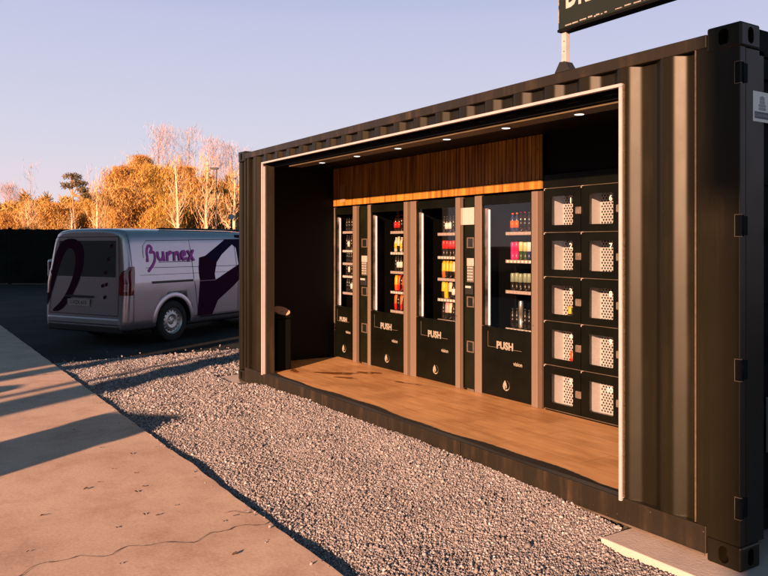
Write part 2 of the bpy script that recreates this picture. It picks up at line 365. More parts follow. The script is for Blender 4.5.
# crack running across the path (seen lower left)
pts = []; n = 150
for i in range(n):
    t = i / (n - 1); y = -1.562 - t * 3.6
    pts.append((-1.84 + .07 * math.sin(t * 17) * t ** .3 + .03 * math.sin(t * 53 + 1) + random.uniform(-.007, .007) + .02 * math.sin(t * 110), y))
ribbon('path_crack', pts, lambda t: .0032 * (1 - .3 * t), .004, M['crack'])
pts = [(-2.0 + .02 * math.sin(i) - i * .012, -1.60 - i * .016) for i in range(10)]
ribbon('path_crack', pts, lambda t: .006 * (1 - t), .0045, M['crack'])
pts = [(-7.6 + .01 * math.sin(i * 1.3), -1.562 - i * .06) for i in range(60)]
ribbon('path_joint', pts, lambda t: .006, .004, M['crack'])

# gravel stones ------------------------------------------------------
def stones(n, xr, yr, size, seed, dens=None):
    rng = np.random.default_rng(seed)
    x = rng.uniform(*xr, n); y = rng.uniform(*yr, n)
    if dens is not None:
        k = rng.random(n) < dens(x, y); x = x[k]; y = y[k]
    n = len(x)
    # no stones beneath the container or pads
    s = size * rng.lognormal(0, .32, n)
    ico = np.array([[0, 0, 1], [.894, 0, .447], [.276, .851, .447], [-.724, .526, .447], [-.724, -.526, .447], [.276, -.851, .447],
                    [.724, .526, -.447], [-.276, .851, -.447], [-.894, 0, -.447], [-.276, -.851, -.447], [.724, -.526, -.447], [0, 0, -1]])
    fi = np.array([[0, 1, 2], [0, 2, 3], [0, 3, 4], [0, 4, 5], [0, 5, 1], [1, 6, 2], [2, 7, 3], [3, 8, 4], [4, 9, 5], [5, 10, 1],
                   [6, 7, 2], [7, 8, 3], [8, 9, 4], [9, 10, 5], [10, 6, 1], [11, 7, 6], [11, 8, 7], [11, 9, 8], [11, 10, 9], [11, 6, 10]])
    V = ico[None] * rng.uniform(.62, 1.15, (n, 12, 1)); V = V * rng.uniform(.6, 1.25, (n, 1, 3))
    a = rng.normal(size=(n, 4)); a /= np.linalg.norm(a, axis=1)[:, None]
    q0, q1, q2, q3 = a.T
    Rm = np.stack([np.stack([1 - 2 * (q2**2 + q3**2), 2 * (q1*q2 - q0*q3), 2 * (q1*q3 + q0*q2)], -1),
                   np.stack([2 * (q1*q2 + q0*q3), 1 - 2 * (q1**2 + q3**2), 2 * (q2*q3 - q0*q1)], -1),
                   np.stack([2 * (q1*q3 - q0*q2), 2 * (q2*q3 + q0*q1), 1 - 2 * (q1**2 + q2**2)], -1)], 1)
    V = np.einsum('nij,nkj->nki', Rm, V) * s[:, None, None]
    z = gz(x, y) + s * rng.uniform(-.3, .9, n)
    z = np.where(x < -8.6, -.055 + s * .5, z)
    V += np.stack([x, y, z], -1)[:, None]
    F = (fi[None] + (np.arange(n) * 12)[:, None, None]).reshape(-1, 3)
    base = np.array([[.26, .245, .275], [.32, .305, .34], [.19, .175, .195], [.11, .10, .112], [.25, .225, .235], [.42, .41, .455]])
    pick = rng.choice(6, n, p=[.3, .2, .2, .12, .12, .06]); c = base[pick] * rng.uniform(.75, 1.15, (n, 1))
    return V.reshape(-1, 3), F, np.repeat(c, 12, 0)
def blocked(x, y):
    a = (x > -6.10) & (x < .02) & (y > -.004)               # container
    b2 = (x > -.68) & (y > -.22)                            # near pad
    c = (x > -6.45) & (x < -5.62) & (y > -.17) & (y < .6)   # far pad
    return a | b2 | c
M['stone'] = attr_mat('gravel_stone', .8, .3)
parts = []
d0 = lambda x, y: ~blocked(x, y)
parts.append(stones(200000, (-4.2, .3), (-1.545, .0), .0049, 1, d0))
parts.append(stones(85000, (-8.75, -4.2), (-1.545, .0), .0068, 2, d0))
parts.append(stones(26000, (-8.7, -6.0), (0, 3.5), .010, 3, d0))
parts.append(stones(700, (-9.6, -8.6), (-1.5, 3), .012, 4, lambda x, y: np.random.random(len(x)) < np.exp((x + 8.6) * 5)))
def on_path(x, y): return np.random.random(len(x)) < np.exp((y + 1.56) * 22)
sp_ = stones(900, (-8.5, .5), (-1.80, -1.565), .0045, 6, on_path); sp_[0][:, 2] += .036; parts.append(sp_)
V = np.concatenate([p[0] for p in parts]); off = np.cumsum([0] + [len(p[0]) for p in parts[:-1]])
F = np.concatenate([p[1] + o_ for p, o_ in zip(parts, off)]); T = np.concatenate([p[2] for p in parts])
g = raw('gravel', V, F, M['stone'], tint=T); tag(g, 'pale pinkish grey loose gravel between the path and the container', 'gravel', kind='stuff')
# concrete pads under the container corners
bm = B(); box(bm, -.66, 2.6, -.2, 3.2, -.1, -.003, .006)
tag(obj('concrete_pad', bm, M['pad']), 'pale pinkish concrete slab under the near corner of the container', 'concrete slab', kind=None)
bm = B(); box(bm, -6.40, -5.66, -.13, .55, -.1, -.004, .02)
tag(obj('concrete_pad', bm, M['pad']), 'small sandy concrete pad under the far corner of the container', 'concrete slab')

# dry leaves on the path
def leaf_mesh():
    bm = B(); pts = [(-.012, 0, .002), (-.004, .006, .006), (.007, .005, .009), (.014, 0, .004), (.006, -.006, .007), (-.005, -.005, .003)]
    c = bm.verts.new((0, 0, .003)); v = [bm.verts.new(p) for p in pts]
    for i in range(6): bm.faces.new([c, v[i], v[(i + 1) % 6]])
    return bm
M['leaf'] = mat('dry_leaf', (.06, .035, .02), .8)
lf = obj('dry_leaf', leaf_mesh(), M['leaf'])
tag(lf, 'tiny dry brown leaf crumb lying on the sunlit concrete path', 'leaf', 'dry leaves on the path')
leafspots = [(-3.3, -2.05), (-3.05, -2.2), (-2.95, -2.3), (-3.12, -1.95), (-2.8, -1.98), (-2.72, -2.05), (-2.35, -1.92), (-2.3, -2.12), (-2.25, -2.06), (-2.18, -2.3),
             (-1.95, -1.78), (-1.7, -2.4), (-2.6, -2.6), (-3.9, -2.0), (-2.1, -2.75), (-1.5, -1.9), (-3.6, -1.85), (-2.0, -1.7), (-4.6, -2.05), (-2.5, -2.9)]
for i, (x, y) in enumerate(leafspots):
    o = lf if i == 0 else copy_tree(lf)
    o.location = (x, y, .002); o.rotation_euler = (random.uniform(-.2, .2), random.uniform(-.2, .2), random.uniform(0, 6)); s = random.uniform(.7, 1.6); o.scale = (s, s, s)

# ------------------------------------------------------------------ container
L0, D0, H0 = 6.058, 2.438, 2.591
OX0, OX1, OZ0, OZ1 = -5.39, -.69, .168, 2.40
ct = empty('shipping_container', (0, 0, 0), 0, 'dark olive shipping container with a large open side full of vending machines', 'container')
def P(name, bm, m, parent=ct, **k): return obj(name, bm, m, parent, **k)
# corner castings
def stadium(w_, h_, n=8):
    r = w_ / 2; s = h_ / 2 - r
    return [(r * math.cos(a), s + r * math.sin(a)) for a in np.linspace(0, PI, n)] + [(r * math.cos(a), -s + r * math.sin(a)) for a in np.linspace(PI, 2 * PI, n)]
for (cx, cy, cz) in [(x, y, z) for x in (0, 1) for y in (0, 1) for z in (0, 1)]:
    x0 = -L0 - .004 if cx else -.178 + .004; x1 = x0 + .178; y0 = D0 - .158 if cy else -.004; y1 = y0 + .162
    z0 = H0 - .118 if cz else 0; z1 = z0 + .118
    bm = B(); box(bm, x0, x1, y0, y1, z0, z1, .011); o = P('corner_casting', bm, M['paint'])
    cb = B(); mx = (x0 + x1) / 2; my = (y0 + y1) / 2; mz = (z0 + z1) / 2
    if cz == 0 or True:
        prism(cb, [(mx + p[0], mz + p[1]) for p in stadium(.052, .082)], 1, *((y0 - .05, y0 + .07) if not cy else (y1 - .07, y1 + .05)))
        c2 = B(); prism(c2, [(my + p[0], mz + p[1]) for p in stadium(.048, .080)], 0, *((x1 - .055, x1 + .05) if not cx else (x0 - .05, x0 + .055)))
    boolean(o, cb); boolean(o, c2)
# posts
bm = B(); box(bm, -.232, -.004, 0, .05, .118, 2.50, .004); box(bm, -.05, -.004, .0505, .20, .118, H0 - .12)
P('corner_post', bm, M['paint'])
bm = B(); box(bm, -L0, -L0 + .08, .0, .15, .118, 2.473, .012); box(bm, -L0 + .083, -L0 + .135, .028, .08, .15, 2.5); box(bm, -L0 + .137, -L0 + .175, .006, .07, .15, 2.5, .006)
box(bm, -L0 + .235, -L0 + .275, -.001, .04, .16, 2.5, .006)
P('corner_post', bm, M['paint'])
bm = B(); box(bm, -L0, -L0 + .16, D0 - .16, D0, .118, 2.473, .01); P('corner_post', bm, M['paint'])
bm = B(); box(bm, -.16, -.004, D0 - .2, D0, .118, 2.473, .01); P('corner_post', bm, M['paint'])
# weld line near post
bm = B(); box(bm, -.238, -.2335, -.0035, .003, .17, 2.50); P('weld_seam', bm, M['steel'])
bm = B(); box(bm, -.683, -.664, -.004, .002, .17, 2.41); P('weld_seam', bm, M['weld'])
# post hinge pockets (dark slots at the edge)
for z in (2.35, 1.63, .95, .30):
    bm = B(); box(bm, -.026, -.002, -.0035, .03, z - .05, z + .05); h = P('hinge_pocket', bm, M['black'])
    bm = B()
    for q in (z - .053, z + .050): box(bm, -.029, .003, -.005, .010, q, q + .003)
    box(bm, -.029, -.0265, -.005, .003, z - .0495, z + .0495)
    obj('pocket_rim', bm, M['alu_dark'], h)
# top rails
bm = B(); box(bm, -L0 + .175, -.178, 0, .06, 2.50, 2.566, .005); box(bm, -L0 + .175, -.178, D0 - .06, D0, 2.50, 2.566, .005)
P('top_rail', bm, M['rail'])
bm = B(); box(bm, -L0, -L0 + .06, .16, D0 - .16, 2.44, 2.56); P('top_rail', bm, M['paint'])
bm = B(); box(bm, -.07, -.004, .163, D0 - .163, 2.45, 2.575); P('door_header', bm, M['paint_door_shaded'])
# roof
bm = B(); n = 0; xs = []
x = -L0 + .1
while x < -.1: xs.append(x); x += .19
for a, b_ in zip(xs, xs[1:]):
    m1, m2, m3 = a + .06, a + .095, a + .155
    for (p, q, z0, z1) in ((a, m1, 2.535, 2.535), (m1, m2, 2.535, 2.553), (m2, m3, 2.553, 2.553), (m3, b_, 2.553, 2.535)):
        bm.faces.new([bm.verts.new(v) for v in ((p, .06, z0), (q, .06, z1), (q, D0 - .06, z1), (p, D0 - .06, z0))])
bmesh.ops.remove_doubles(bm, verts=bm.verts, dist=.0005)
P('roof', bm, M['paint'])
# corrugated walls: profile of period .274 with right facing slopes
def corr(x0, x1, z0, z1, phase, ysign=1, y0=.003, depth=.036, thick=.0025):
    per = .2745; fl, sl = .070, .064
    pts = []; k0 = math.floor((x0 - phase) / per) - 1
    k = k0
    while phase + k * per < x1 + per:
        a = phase + k * per
        pts += [(a, 0), (a + fl, 0), (a + fl + sl, depth), (a + per - sl * .8, depth)]; k += 1
    out = []
    for (a, b_) in zip(pts, pts[1:]):
        if b_[0] <= x0 or a[0] >= x1: continue
        f = lambda xx: a[1] + (b_[1] - a[1]) * (xx - a[0]) / (b_[0] - a[0])
        p = (max(a[0], x0), f(max(a[0], x0))); q = (min(b_[0], x1), f(min(b_[0], x1)))
        if not out: out.append(p)
        out.append(q)
    # round the folds and build a smooth strip
    dense = []
    xa, xb = out[0][0], out[-1][0]; n = max(8, int((xb - xa) / .004)); ox = [p[0] for p in out]; od = [p[1] for p in out]
    k_ = np.array([1, 2, 3, 4, 3, 2, 1.]); k_ /= k_.sum(); gx = np.linspace(xa, xb, n); gd = np.interp(gx, ox, od); gd = np.convolve(np.pad(gd, 3, mode='edge'), k_, 'valid')
    bm = B(); prev = None
    for xx, d in zip(gx, gd):
        y = y0 + ysign * d
        v = (bm.verts.new((xx, y, z0)), bm.verts.new((xx, y, z1)))
        if prev: bm.faces.new([prev[0], v[0], v[1], prev[1]]).smooth = True
        prev = v
    return bm
PH = -.884 - .062 - .042     # so that the slopes that look right sit where the photo has them
def wall(name, bm, m=None):
    o = P(name, bm, m or M['paint'], recalc=False); o.data.name = name
    return o
wall('side_panel', corr(-.664, -.238, .163, 2.50, PH))
wall('side_panel', corr(-5.783, OX0 - .02, .163, 2.50, PH))
wall('header_panel', corr(OX0 - .02, -.664, OZ1 + .01, 2.50, PH))
wall('rear_panel', corr(-L0 + .16, -.16, .1, 2.50, PH, -1, D0 - .01))
bm = corr(0.17, D0 - .17, .1, 2.45, .2, 1, 0)
for q in bm.verts: q.co = Vector((-L0 + .003 + q.co.y, q.co.x, q.co.z))
wall('end_panel', bm)
# bottom rail with cover plates and little steps
bm = B(); box(bm, -L0 + .17, -4.065, -.002, .05, .0, .163, .004); box(bm, -4.06, -3.55, .004, .05, .0, .160, .003)
box(bm, -3.547, -2.078, -.002, .05, .0, .163, .004); box(bm, -2.074, -1.74, .004, .05, .0, .160, .003); box(bm, -1.736, -.178, -.003, .05, .030, .163, .004)
P('bottom_rail', bm, M['rail'])
bm = B(); box(bm, -1.5, -.18, -.012, -.004, .024, .034); P('rail_lip', bm, M['alu_dark'])
bm = B(); box(bm, -L0 + .17, -.17, D0 - .05, D0 - .002, .03, .163); P('bottom_rail', bm, M['rail'])
# opening frame (white trim) : top, right, left
bm = B()
box(bm, OX0 - .014, OX1 + .014, -.016, .012, OZ1 - .002, OZ1 + .016, .002)
box(bm, OX1 - .004, OX1 + .014, -.016, .012, OZ0 - .02, OZ1 - .0025, .002)
box(bm, OX0 - .014, OX0 + .004, -.016, .012, OZ0 - .02, OZ1 - .0025, .002)
box(bm, OX0 + .028, OX0 + .044, -.010, .012, OZ0 - .005, OZ1 - .03, .002)
P('opening_trim', bm, M['white_trim'])
bm = B(); box(bm, OX0 + .0105, OX0 + .027, -.004, .10, OZ0, OZ1 - .0045); box(bm, OX0 + .045, OX0 + .075, .004, .10, OZ0, OZ1 - .03, .003)
P('jamb', bm, M['rail'])
bm = B(); box(bm, OX1 + .015, OX1 + .04, .004, .10, OZ0, OZ1); P('jamb', bm, M['seal'])
# lining
bm = B()
box(bm, -6.016, -6.008, .05, D0 - .06, .1, 2.46)
box(bm, -6.0, -.2, D0 - .09, D0 - .06, .1, 2.46)
P('lining', bm, M['black'])
bm = B(); box(bm, -.30, -.27, .05, D0 - .1, .1, 2.46); P('lining', bm, M['black'])
bm = B(); box(bm, -6.01, -.31, .05, D0 - .095, 2.462, 2.49); P('ceiling', bm, M['black'])
# interior partition left of the opening, above machines, right of lockers
bm = B(); box(bm, -1.60, -.31, 1.30, 1.33, .17, 2.46); box(bm, -2.470, -1.60, 1.26, 1.29, 2.04, 2.46)
P('partition', bm, M['black'])
bm = B(); box(bm, -6.01, -.31, .055, D0 - .1, .10, .165); fl = P('floor', bm, M['floor'])
# stains on the floor
def blob(bm, cx, cy, rx, ry, z, ang, n=26, seed=0):
    rr = random.Random(seed); v = []; ph = [rr.uniform(0, 6) for _ in range(4)]
    for i in range(n):
        a = 2 * PI * i / n; k = 1 + .22 * math.sin(2 * a + ph[0]) + .15 * math.sin(3 * a + ph[1]) + .1 * math.sin(5 * a + ph[2]) + .06 * math.sin(8 * a + ph[3])
        p = Vector((rx * k * math.cos(a), ry * k * math.sin(a))); c, s = math.cos(ang), math.sin(ang)
        v.append(bm.verts.new((cx + p.x * c - p.y * s, cy + p.x * s + p.y * c, z)))
    bm.faces.new(v)
for k_, b_ in enumerate(((-4.95, .66, .20, .085, .1665, .7), (-4.80, .95, .15, .06, .1668, .5), (-4.66, .60, .11, .05, .1671, .5), (-4.08, .95, .14, .035, .1665, .3), (-5.35, .35, .04, .1, .1665, 1.2))):
    bm = B(); blob(bm, *b_, seed=k_ + 1); obj('wet_stain', bm, M['stain'], fl)
# threshold rubber, slightly wavy
bm = B(); prev = None
for i in range(190):
    x = -5.37 + i * (4.66 / 189); e = .085 + .022 * math.sin(x * 3.1) + .010 * math.sin(x * 9) + random.uniform(-.004, .004)
    v = [bm.verts.new((x, .004, .1635)), bm.verts.new((x, .02, .176 + .004 * math.sin(x * 5))), bm.verts.new((x, e, .172)), bm.verts.new((x, e + .004, .1655))]
    if prev:
        for k in range(3): bm.faces.new([prev[k], prev[k + 1], v[k + 1], v[k]])
    prev = v
P('threshold', bm, M['seal'])
# skirting debris line beneath the machines
bm = B(); box(bm, -5.98, -1.66, 1.262, 1.272, .165, .185); P('skirting', bm, M['alu_dark'])
# soffit with downlights
bm = B(); box(bm, OX0 + .35, -.42, .135, .285, 2.347, 2.362, .002); P('soffit', bm, M['soffit'])
bm = B(); box(bm, OX0 + .06, -.42, .102, .128, 2.365, 2.46); box(bm, OX0 + .35, -.42, .288, .300, 2.352, 2.46); P('soffit_edge', bm, M['black'])
for x in (-4.49, -3.83, -3.17, -2.51, -1.85, -1.19):
    bm = B(); lathe(bm, [(.038, .004), (.038, -.003), (.032, -.004), (.029, .002)], (x, .225, 2.345), 20); d = P('downlight', bm, M['white'])
    bm = B(); lathe(bm, [(.028, .0), (.028, -.003), (.015, -.005)], (x, .225, 2.345), 18); obj('lamp_lens', bm, M['lamp'], d)
# wooden cladding above the machines
bm = B(); x = -6.005; yb = 1.205
while x < -2.49:
    w_ = .046; x1 = min(x + w_ - .010, -2.486)
    box(bm, x, x1, yb + .002 + random.uniform(0, .003), yb + .02, 2.0825, 2.46, .002); x += w_
P('wooden_cladding', bm, M['wood'])
bm = B(); box(bm, -6.005, -2.486, yb - .002, yb + .02, 2.004, 2.080, .002); P('cladding_board', bm, M['wood'])
bm = B(); box(bm, -6.005, -2.486, yb + .0205, yb + .03, 2.004, 2.46); P('cladding_backing', bm, M['black'])
# little notice on the cladding
bm = B(); box(bm, -5.83, -5.72, yb - .004, yb - .001, 2.05, 2.25); P('notice', bm, mat('notice_clear', (.35, .2, .11), .3))
# doors on the right hand end
for k, (ya, yb_) in enumerate(((.045, D0 / 2 - .004), (D0 / 2 + .004, D0 - .045))):
    bm = B()
    box(bm, -.038, -.006, ya, ya + .06, .155, 2.44, .004); box(bm, -.038, -.006, yb_ - .06, yb_, .155, 2.44, .004)
    box(bm, -.038, -.006, ya + .061, yb_ - .061, .155, .26, .004); box(bm, -.038, -.006, ya + .061, yb_ - .061, 2.34, 2.44, .004)
    for z in (.72, 1.30, 1.88): box(bm, -.030, -.010, ya + .061, yb_ - .061, z - .05, z + .05, .004)
    box(bm, -.034, -.028, ya + .061, yb_ - .061, .261, 2.339)
    d = P('door', bm, M['paint_door_shaded'])
    for yy in (ya + .30, yb_ - .18):
        bm = B(); tube(bm, (.022, yy, .14), (.022, yy, 2.46), .014); rr = obj('lock_rod', bm, M['paint_door_shaded'], d)
        for z in (.3, 1.0, 1.6, 2.2):
            box_b = B(); box(box_b, -.006, .036, yy - .04, yy + .04, z - .035, z + .035, .006); obj('rod_bracket', box_b, M['paint_door_shaded'], rr)
        bm = B(); tube(bm, (.04, yy, 1.105), (.04, yy + .3, 1.105), .011); tube(bm, (.04, yy - .01, 1.105), (.056, yy - .01, 1.105), .013)
        obj('handle', bm, M['steel'] if k == 0 and yy < .5 else M['paint_door_shaded'], d)
    for z in (2.35, 1.63, .95, .30):
        bm = B(); yy = ya - .022 if k == 0 else yb_ + .022
        tube(bm, (-.008, yy, z - .05), (-.008, yy, z + .05), .010); s = 1 if k == 0 else -1
        box(bm, -.012, .000, min(yy, yy + s * .035), max(yy, yy + s * .035), z - .045, z + .045)
        obj('hinge', bm, M['paint_door_shaded'], d)
    if k == 0:
        bm = B(); box(bm, -.0058, -.0035, .222, .62, .53, .80, .002); obj('data_plate', bm, mat('data_plate', (.03, .04, .042), .5), d)
# company sticker
st = B(); box(st, -.0055, -.0030, .108, .40, 2.13, 2.275, .0008); sto = P('sticker', st, mat('sticker_white', (.8, .8, .8), .5))
bm = B(); box(bm, -.0028, -.0018, .120, .245, 2.145, 2.178); obj('sticker_band', bm, M['blue'], sto)
text('sticker_text', 'CONTAINER', .021, (-.0016, .183, 2.161), M['white'], sto, 'right', depth=.0003)
bm = B()
for (y0, y1, z0, z1) in ((.250, .282, 2.145, 2.148), (.250, .282, 2.175, 2.178), (.250, .253, 2.1485, 2.1745), (.279, .282, 2.1485, 2.1745), (.2545, .262, 2.152, 2.171), (.266, .276, 2.152, 2.155)):
    box(bm, -.0028, -.0018, y0, y1, z0, z1)
obj('sticker_mark', bm, M['redprint'], sto)
bm = B()
for zz in (2.186, 2.202, 2.218): prism(bm, [(.185 + a * (.030 if zz < 2.215 else .022), zz + b_) for a, b_ in ((-1, .003), (-.7, 0), (.7, 0), (1, .003), (1, .012), (.7, .014), (-.7, .014), (-1, .012))], 0, -.0028, -.0018)
prism(bm, [(.165, 2.234), (.205, 2.234), (.203, 2.25), (.185, 2.256), (.167, 2.25)], 0, -.0028, -.0018)
obj('sticker_emblem', bm, M['greyblue'], sto)

# ------------------------------------------------------------------ products
def bottle_mesh(body, cap, label, h=.19, r=.029):
    bm = B()
    lathe(bm, [(r * .9, 0), (r, .01), (r, h * .62), (r * .85, h * .72), (r * .42, h * .86), (r * .40, h * .93)], n=10, mi=0)
    lathe(bm, [(r * .46, h * .925), (r * .46, h)], n=10, mi=1)
    lathe(bm, [(r * 1.02, h * .22), (r * 1.02, h * .58)], n=10, mi=2)
    return bm, [body, cap, label]
def can_mesh(a, b_, h=.155, r=.027):
    bm = B(); lathe(bm, [(r * .85, 0), (r, .01), (r, h * .48)], n=10, mi=0); lathe(bm, [(r * 1.001, h * .48), (r * 1.001, h * .93), (r * .84, h * .98), (r * .84, h)], n=10, mi=1)
    return bm, [a, b_, b_]
def pack_mesh(a, b_, h=.165, w=.068):
    bm = B(); n = 6
    prof = [(0, .004), (.012, .018), (.4, .024), (.85, .02), (1, .003)]
    prev = None
    for t, d in prof:
        ww = w / 2 * (1 if t in (0, 1) else .93); z = t * h
        v = [bm.verts.new(p) for p in ((-ww, -d * .2, z), (-ww * .5, -d, z), (ww * .5, -d, z), (ww, -d * .2, z), (ww * .5, d, z), (-ww * .5, d, z))]
        if prev:
            for i in range(6):
                f = bm.faces.new([prev[i], prev[(i + 1) % 6], v[(i + 1) % 6], v[i]]); f.smooth = True; f.material_index = 0 if t < .5 else 1
        else: bm.faces.new(v[::-1])
        prev = v
    bm.faces.new(prev); return bm, [a, b_]
def carton_mesh(a, b_, h=.15, w=.05):
    bm = B(); box(bm, -w / 2, w / 2, -.02, .02, 0, h * .55, mi=0); box(bm, -w / 2, w / 2, -.02, .02, h * .551, h, mi=1); tube(bm, (0, 0, h), (0, 0, h + .012), .009, n=8)
    return bm, [a, b_]
def pm(n, c, r=.3): return mat('print_' + n, c, r, spec=.4)
C_ = dict(red=pm('red', (.55, .02, .02)), orange=pm('orange', (.62, .12, .02)), blue=pm('blue', (.02, .03, .09)), dark=pm('dark', (.012, .010, .009)), cola=pm('cola', (.02, .007, .004), .15),
          mag=pm('magenta', (.62, .03, .16)), lime=pm('lime', (.50, .52, .26)), wht=pm('white', (.68, .66, .64)), yel=pm('yellow', (.70, .42, .02)), grn=pm('green', (.03, .07, .03)),
          sage=pm('sage', (.22, .28, .20)), cream=pm('cream', (.60, .52, .38)), cap=pm('cap', (.02, .02, .02)), pink=pm('pink', (.65, .30, .34)), silver=mat('print_silver', (.6, .58, .56), .3, metal=.8))
PROD = {}
def product(kind):
    if kind in PROD: return PROD[kind]
    t = {'orange_bottle': lambda: bottle_mesh(C_['blue'], C_['orange'], C_['orange'], .17),
         'cola_bottle': lambda: bottle_mesh(C_['cola'], C_['red'], C_['dark'], .18),
         'dark_bottle': lambda: bottle_mesh(C_['dark'], C_['cap'], C_['dark'], .17),
         'grey_bottle': lambda: bottle_mesh(C_['dark'], C_['cap'], C_['wht'], .17),
         'redcap_bottle': lambda: bottle_mesh(C_['cola'], C_['red'], C_['red'], .17),
         'milk_bottle': lambda: bottle_mesh(C_['cream'], C_['wht'], C_['yel'], .16),
         'pink_can': lambda: can_mesh(C_['mag'], C_['mag']), 'lime_can': lambda: can_mesh(C_['grn'], C_['lime']), 'white_can': lambda: can_mesh(C_['blue'], C_['wht']),
         'sage_can': lambda: can_mesh(C_['dark'], C_['sage'], .15), 'red_can': lambda: can_mesh(C_['dark'], C_['red'], .15),
         'yellow_pack': lambda: pack_mesh(C_['dark'], C_['yel']), 'orange_pack': lambda: pack_mesh(C_['orange'], C_['yel']), 'silver_can': lambda: can_mesh(C_['silver'], C_['silver'], .24),
         'red_pack': lambda: pack_mesh(C_['red'], C_['orange']), 'white_pack': lambda: pack_mesh(C_['dark'], C_['cream']), 'pink_pack': lambda: pack_mesh(C_['dark'], C_['pink']),
         'yellow_carton': lambda: carton_mesh(C_['yel'], C_['yel']), }[kind]
    bm, ms = t(); bmesh.ops.recalc_face_normals(bm, faces=bm.faces); me = bpy.data.meshes.new(kind); bm.to_mesh(me); bm.free()
    for m in ms: me.materials.append(m)
    PROD[kind] = me; return me
KIND = {'orange_bottle': ('drink_bottle', 'orange topped dark blue bottle', 'bottle'), 'cola_bottle': ('drink_bottle', 'dark cola bottle with a red cap', 'bottle'),
        'dark_bottle': ('drink_bottle', 'all black drink bottle', 'bottle'), 'grey_bottle': ('drink_bottle', 'dark bottle with pale label', 'bottle'),
        'redcap_bottle': ('drink_bottle', 'dark bottle with bright red label', 'bottle'), 'milk_bottle': ('drink_bottle', 'cream drink bottle with yellow label', 'bottle'),
        'pink_can': ('drink_can', 'magenta drink can', 'can'), 'lime_can': ('drink_can', 'pale lime and green drink can', 'can'), 'white_can': ('drink_can', 'white topped blue drink can', 'can'),
        'sage_can': ('drink_can', 'grey green and black drink can', 'can'), 'red_can': ('drink_can', 'bright red drink can', 'can'), 'silver_can': ('steel_flask', 'tall plain silver can', 'can'),
        'yellow_pack': ('snack_bag', 'yellow topped snack bag', 'snack bag'), 'orange_pack': ('snack_bag', 'orange and yellow snack bag', 'snack bag'), 'red_pack': ('snack_bag', 'red and orange snack bag', 'snack bag'),
        'white_pack': ('snack_bag', 'cream and black snack bag', 'snack bag'), 'pink_pack': ('snack_bag', 'pale pink and black snack bag', 'snack bag'), 'yellow_carton': ('drink_carton', 'yellow drink carton', 'carton')}

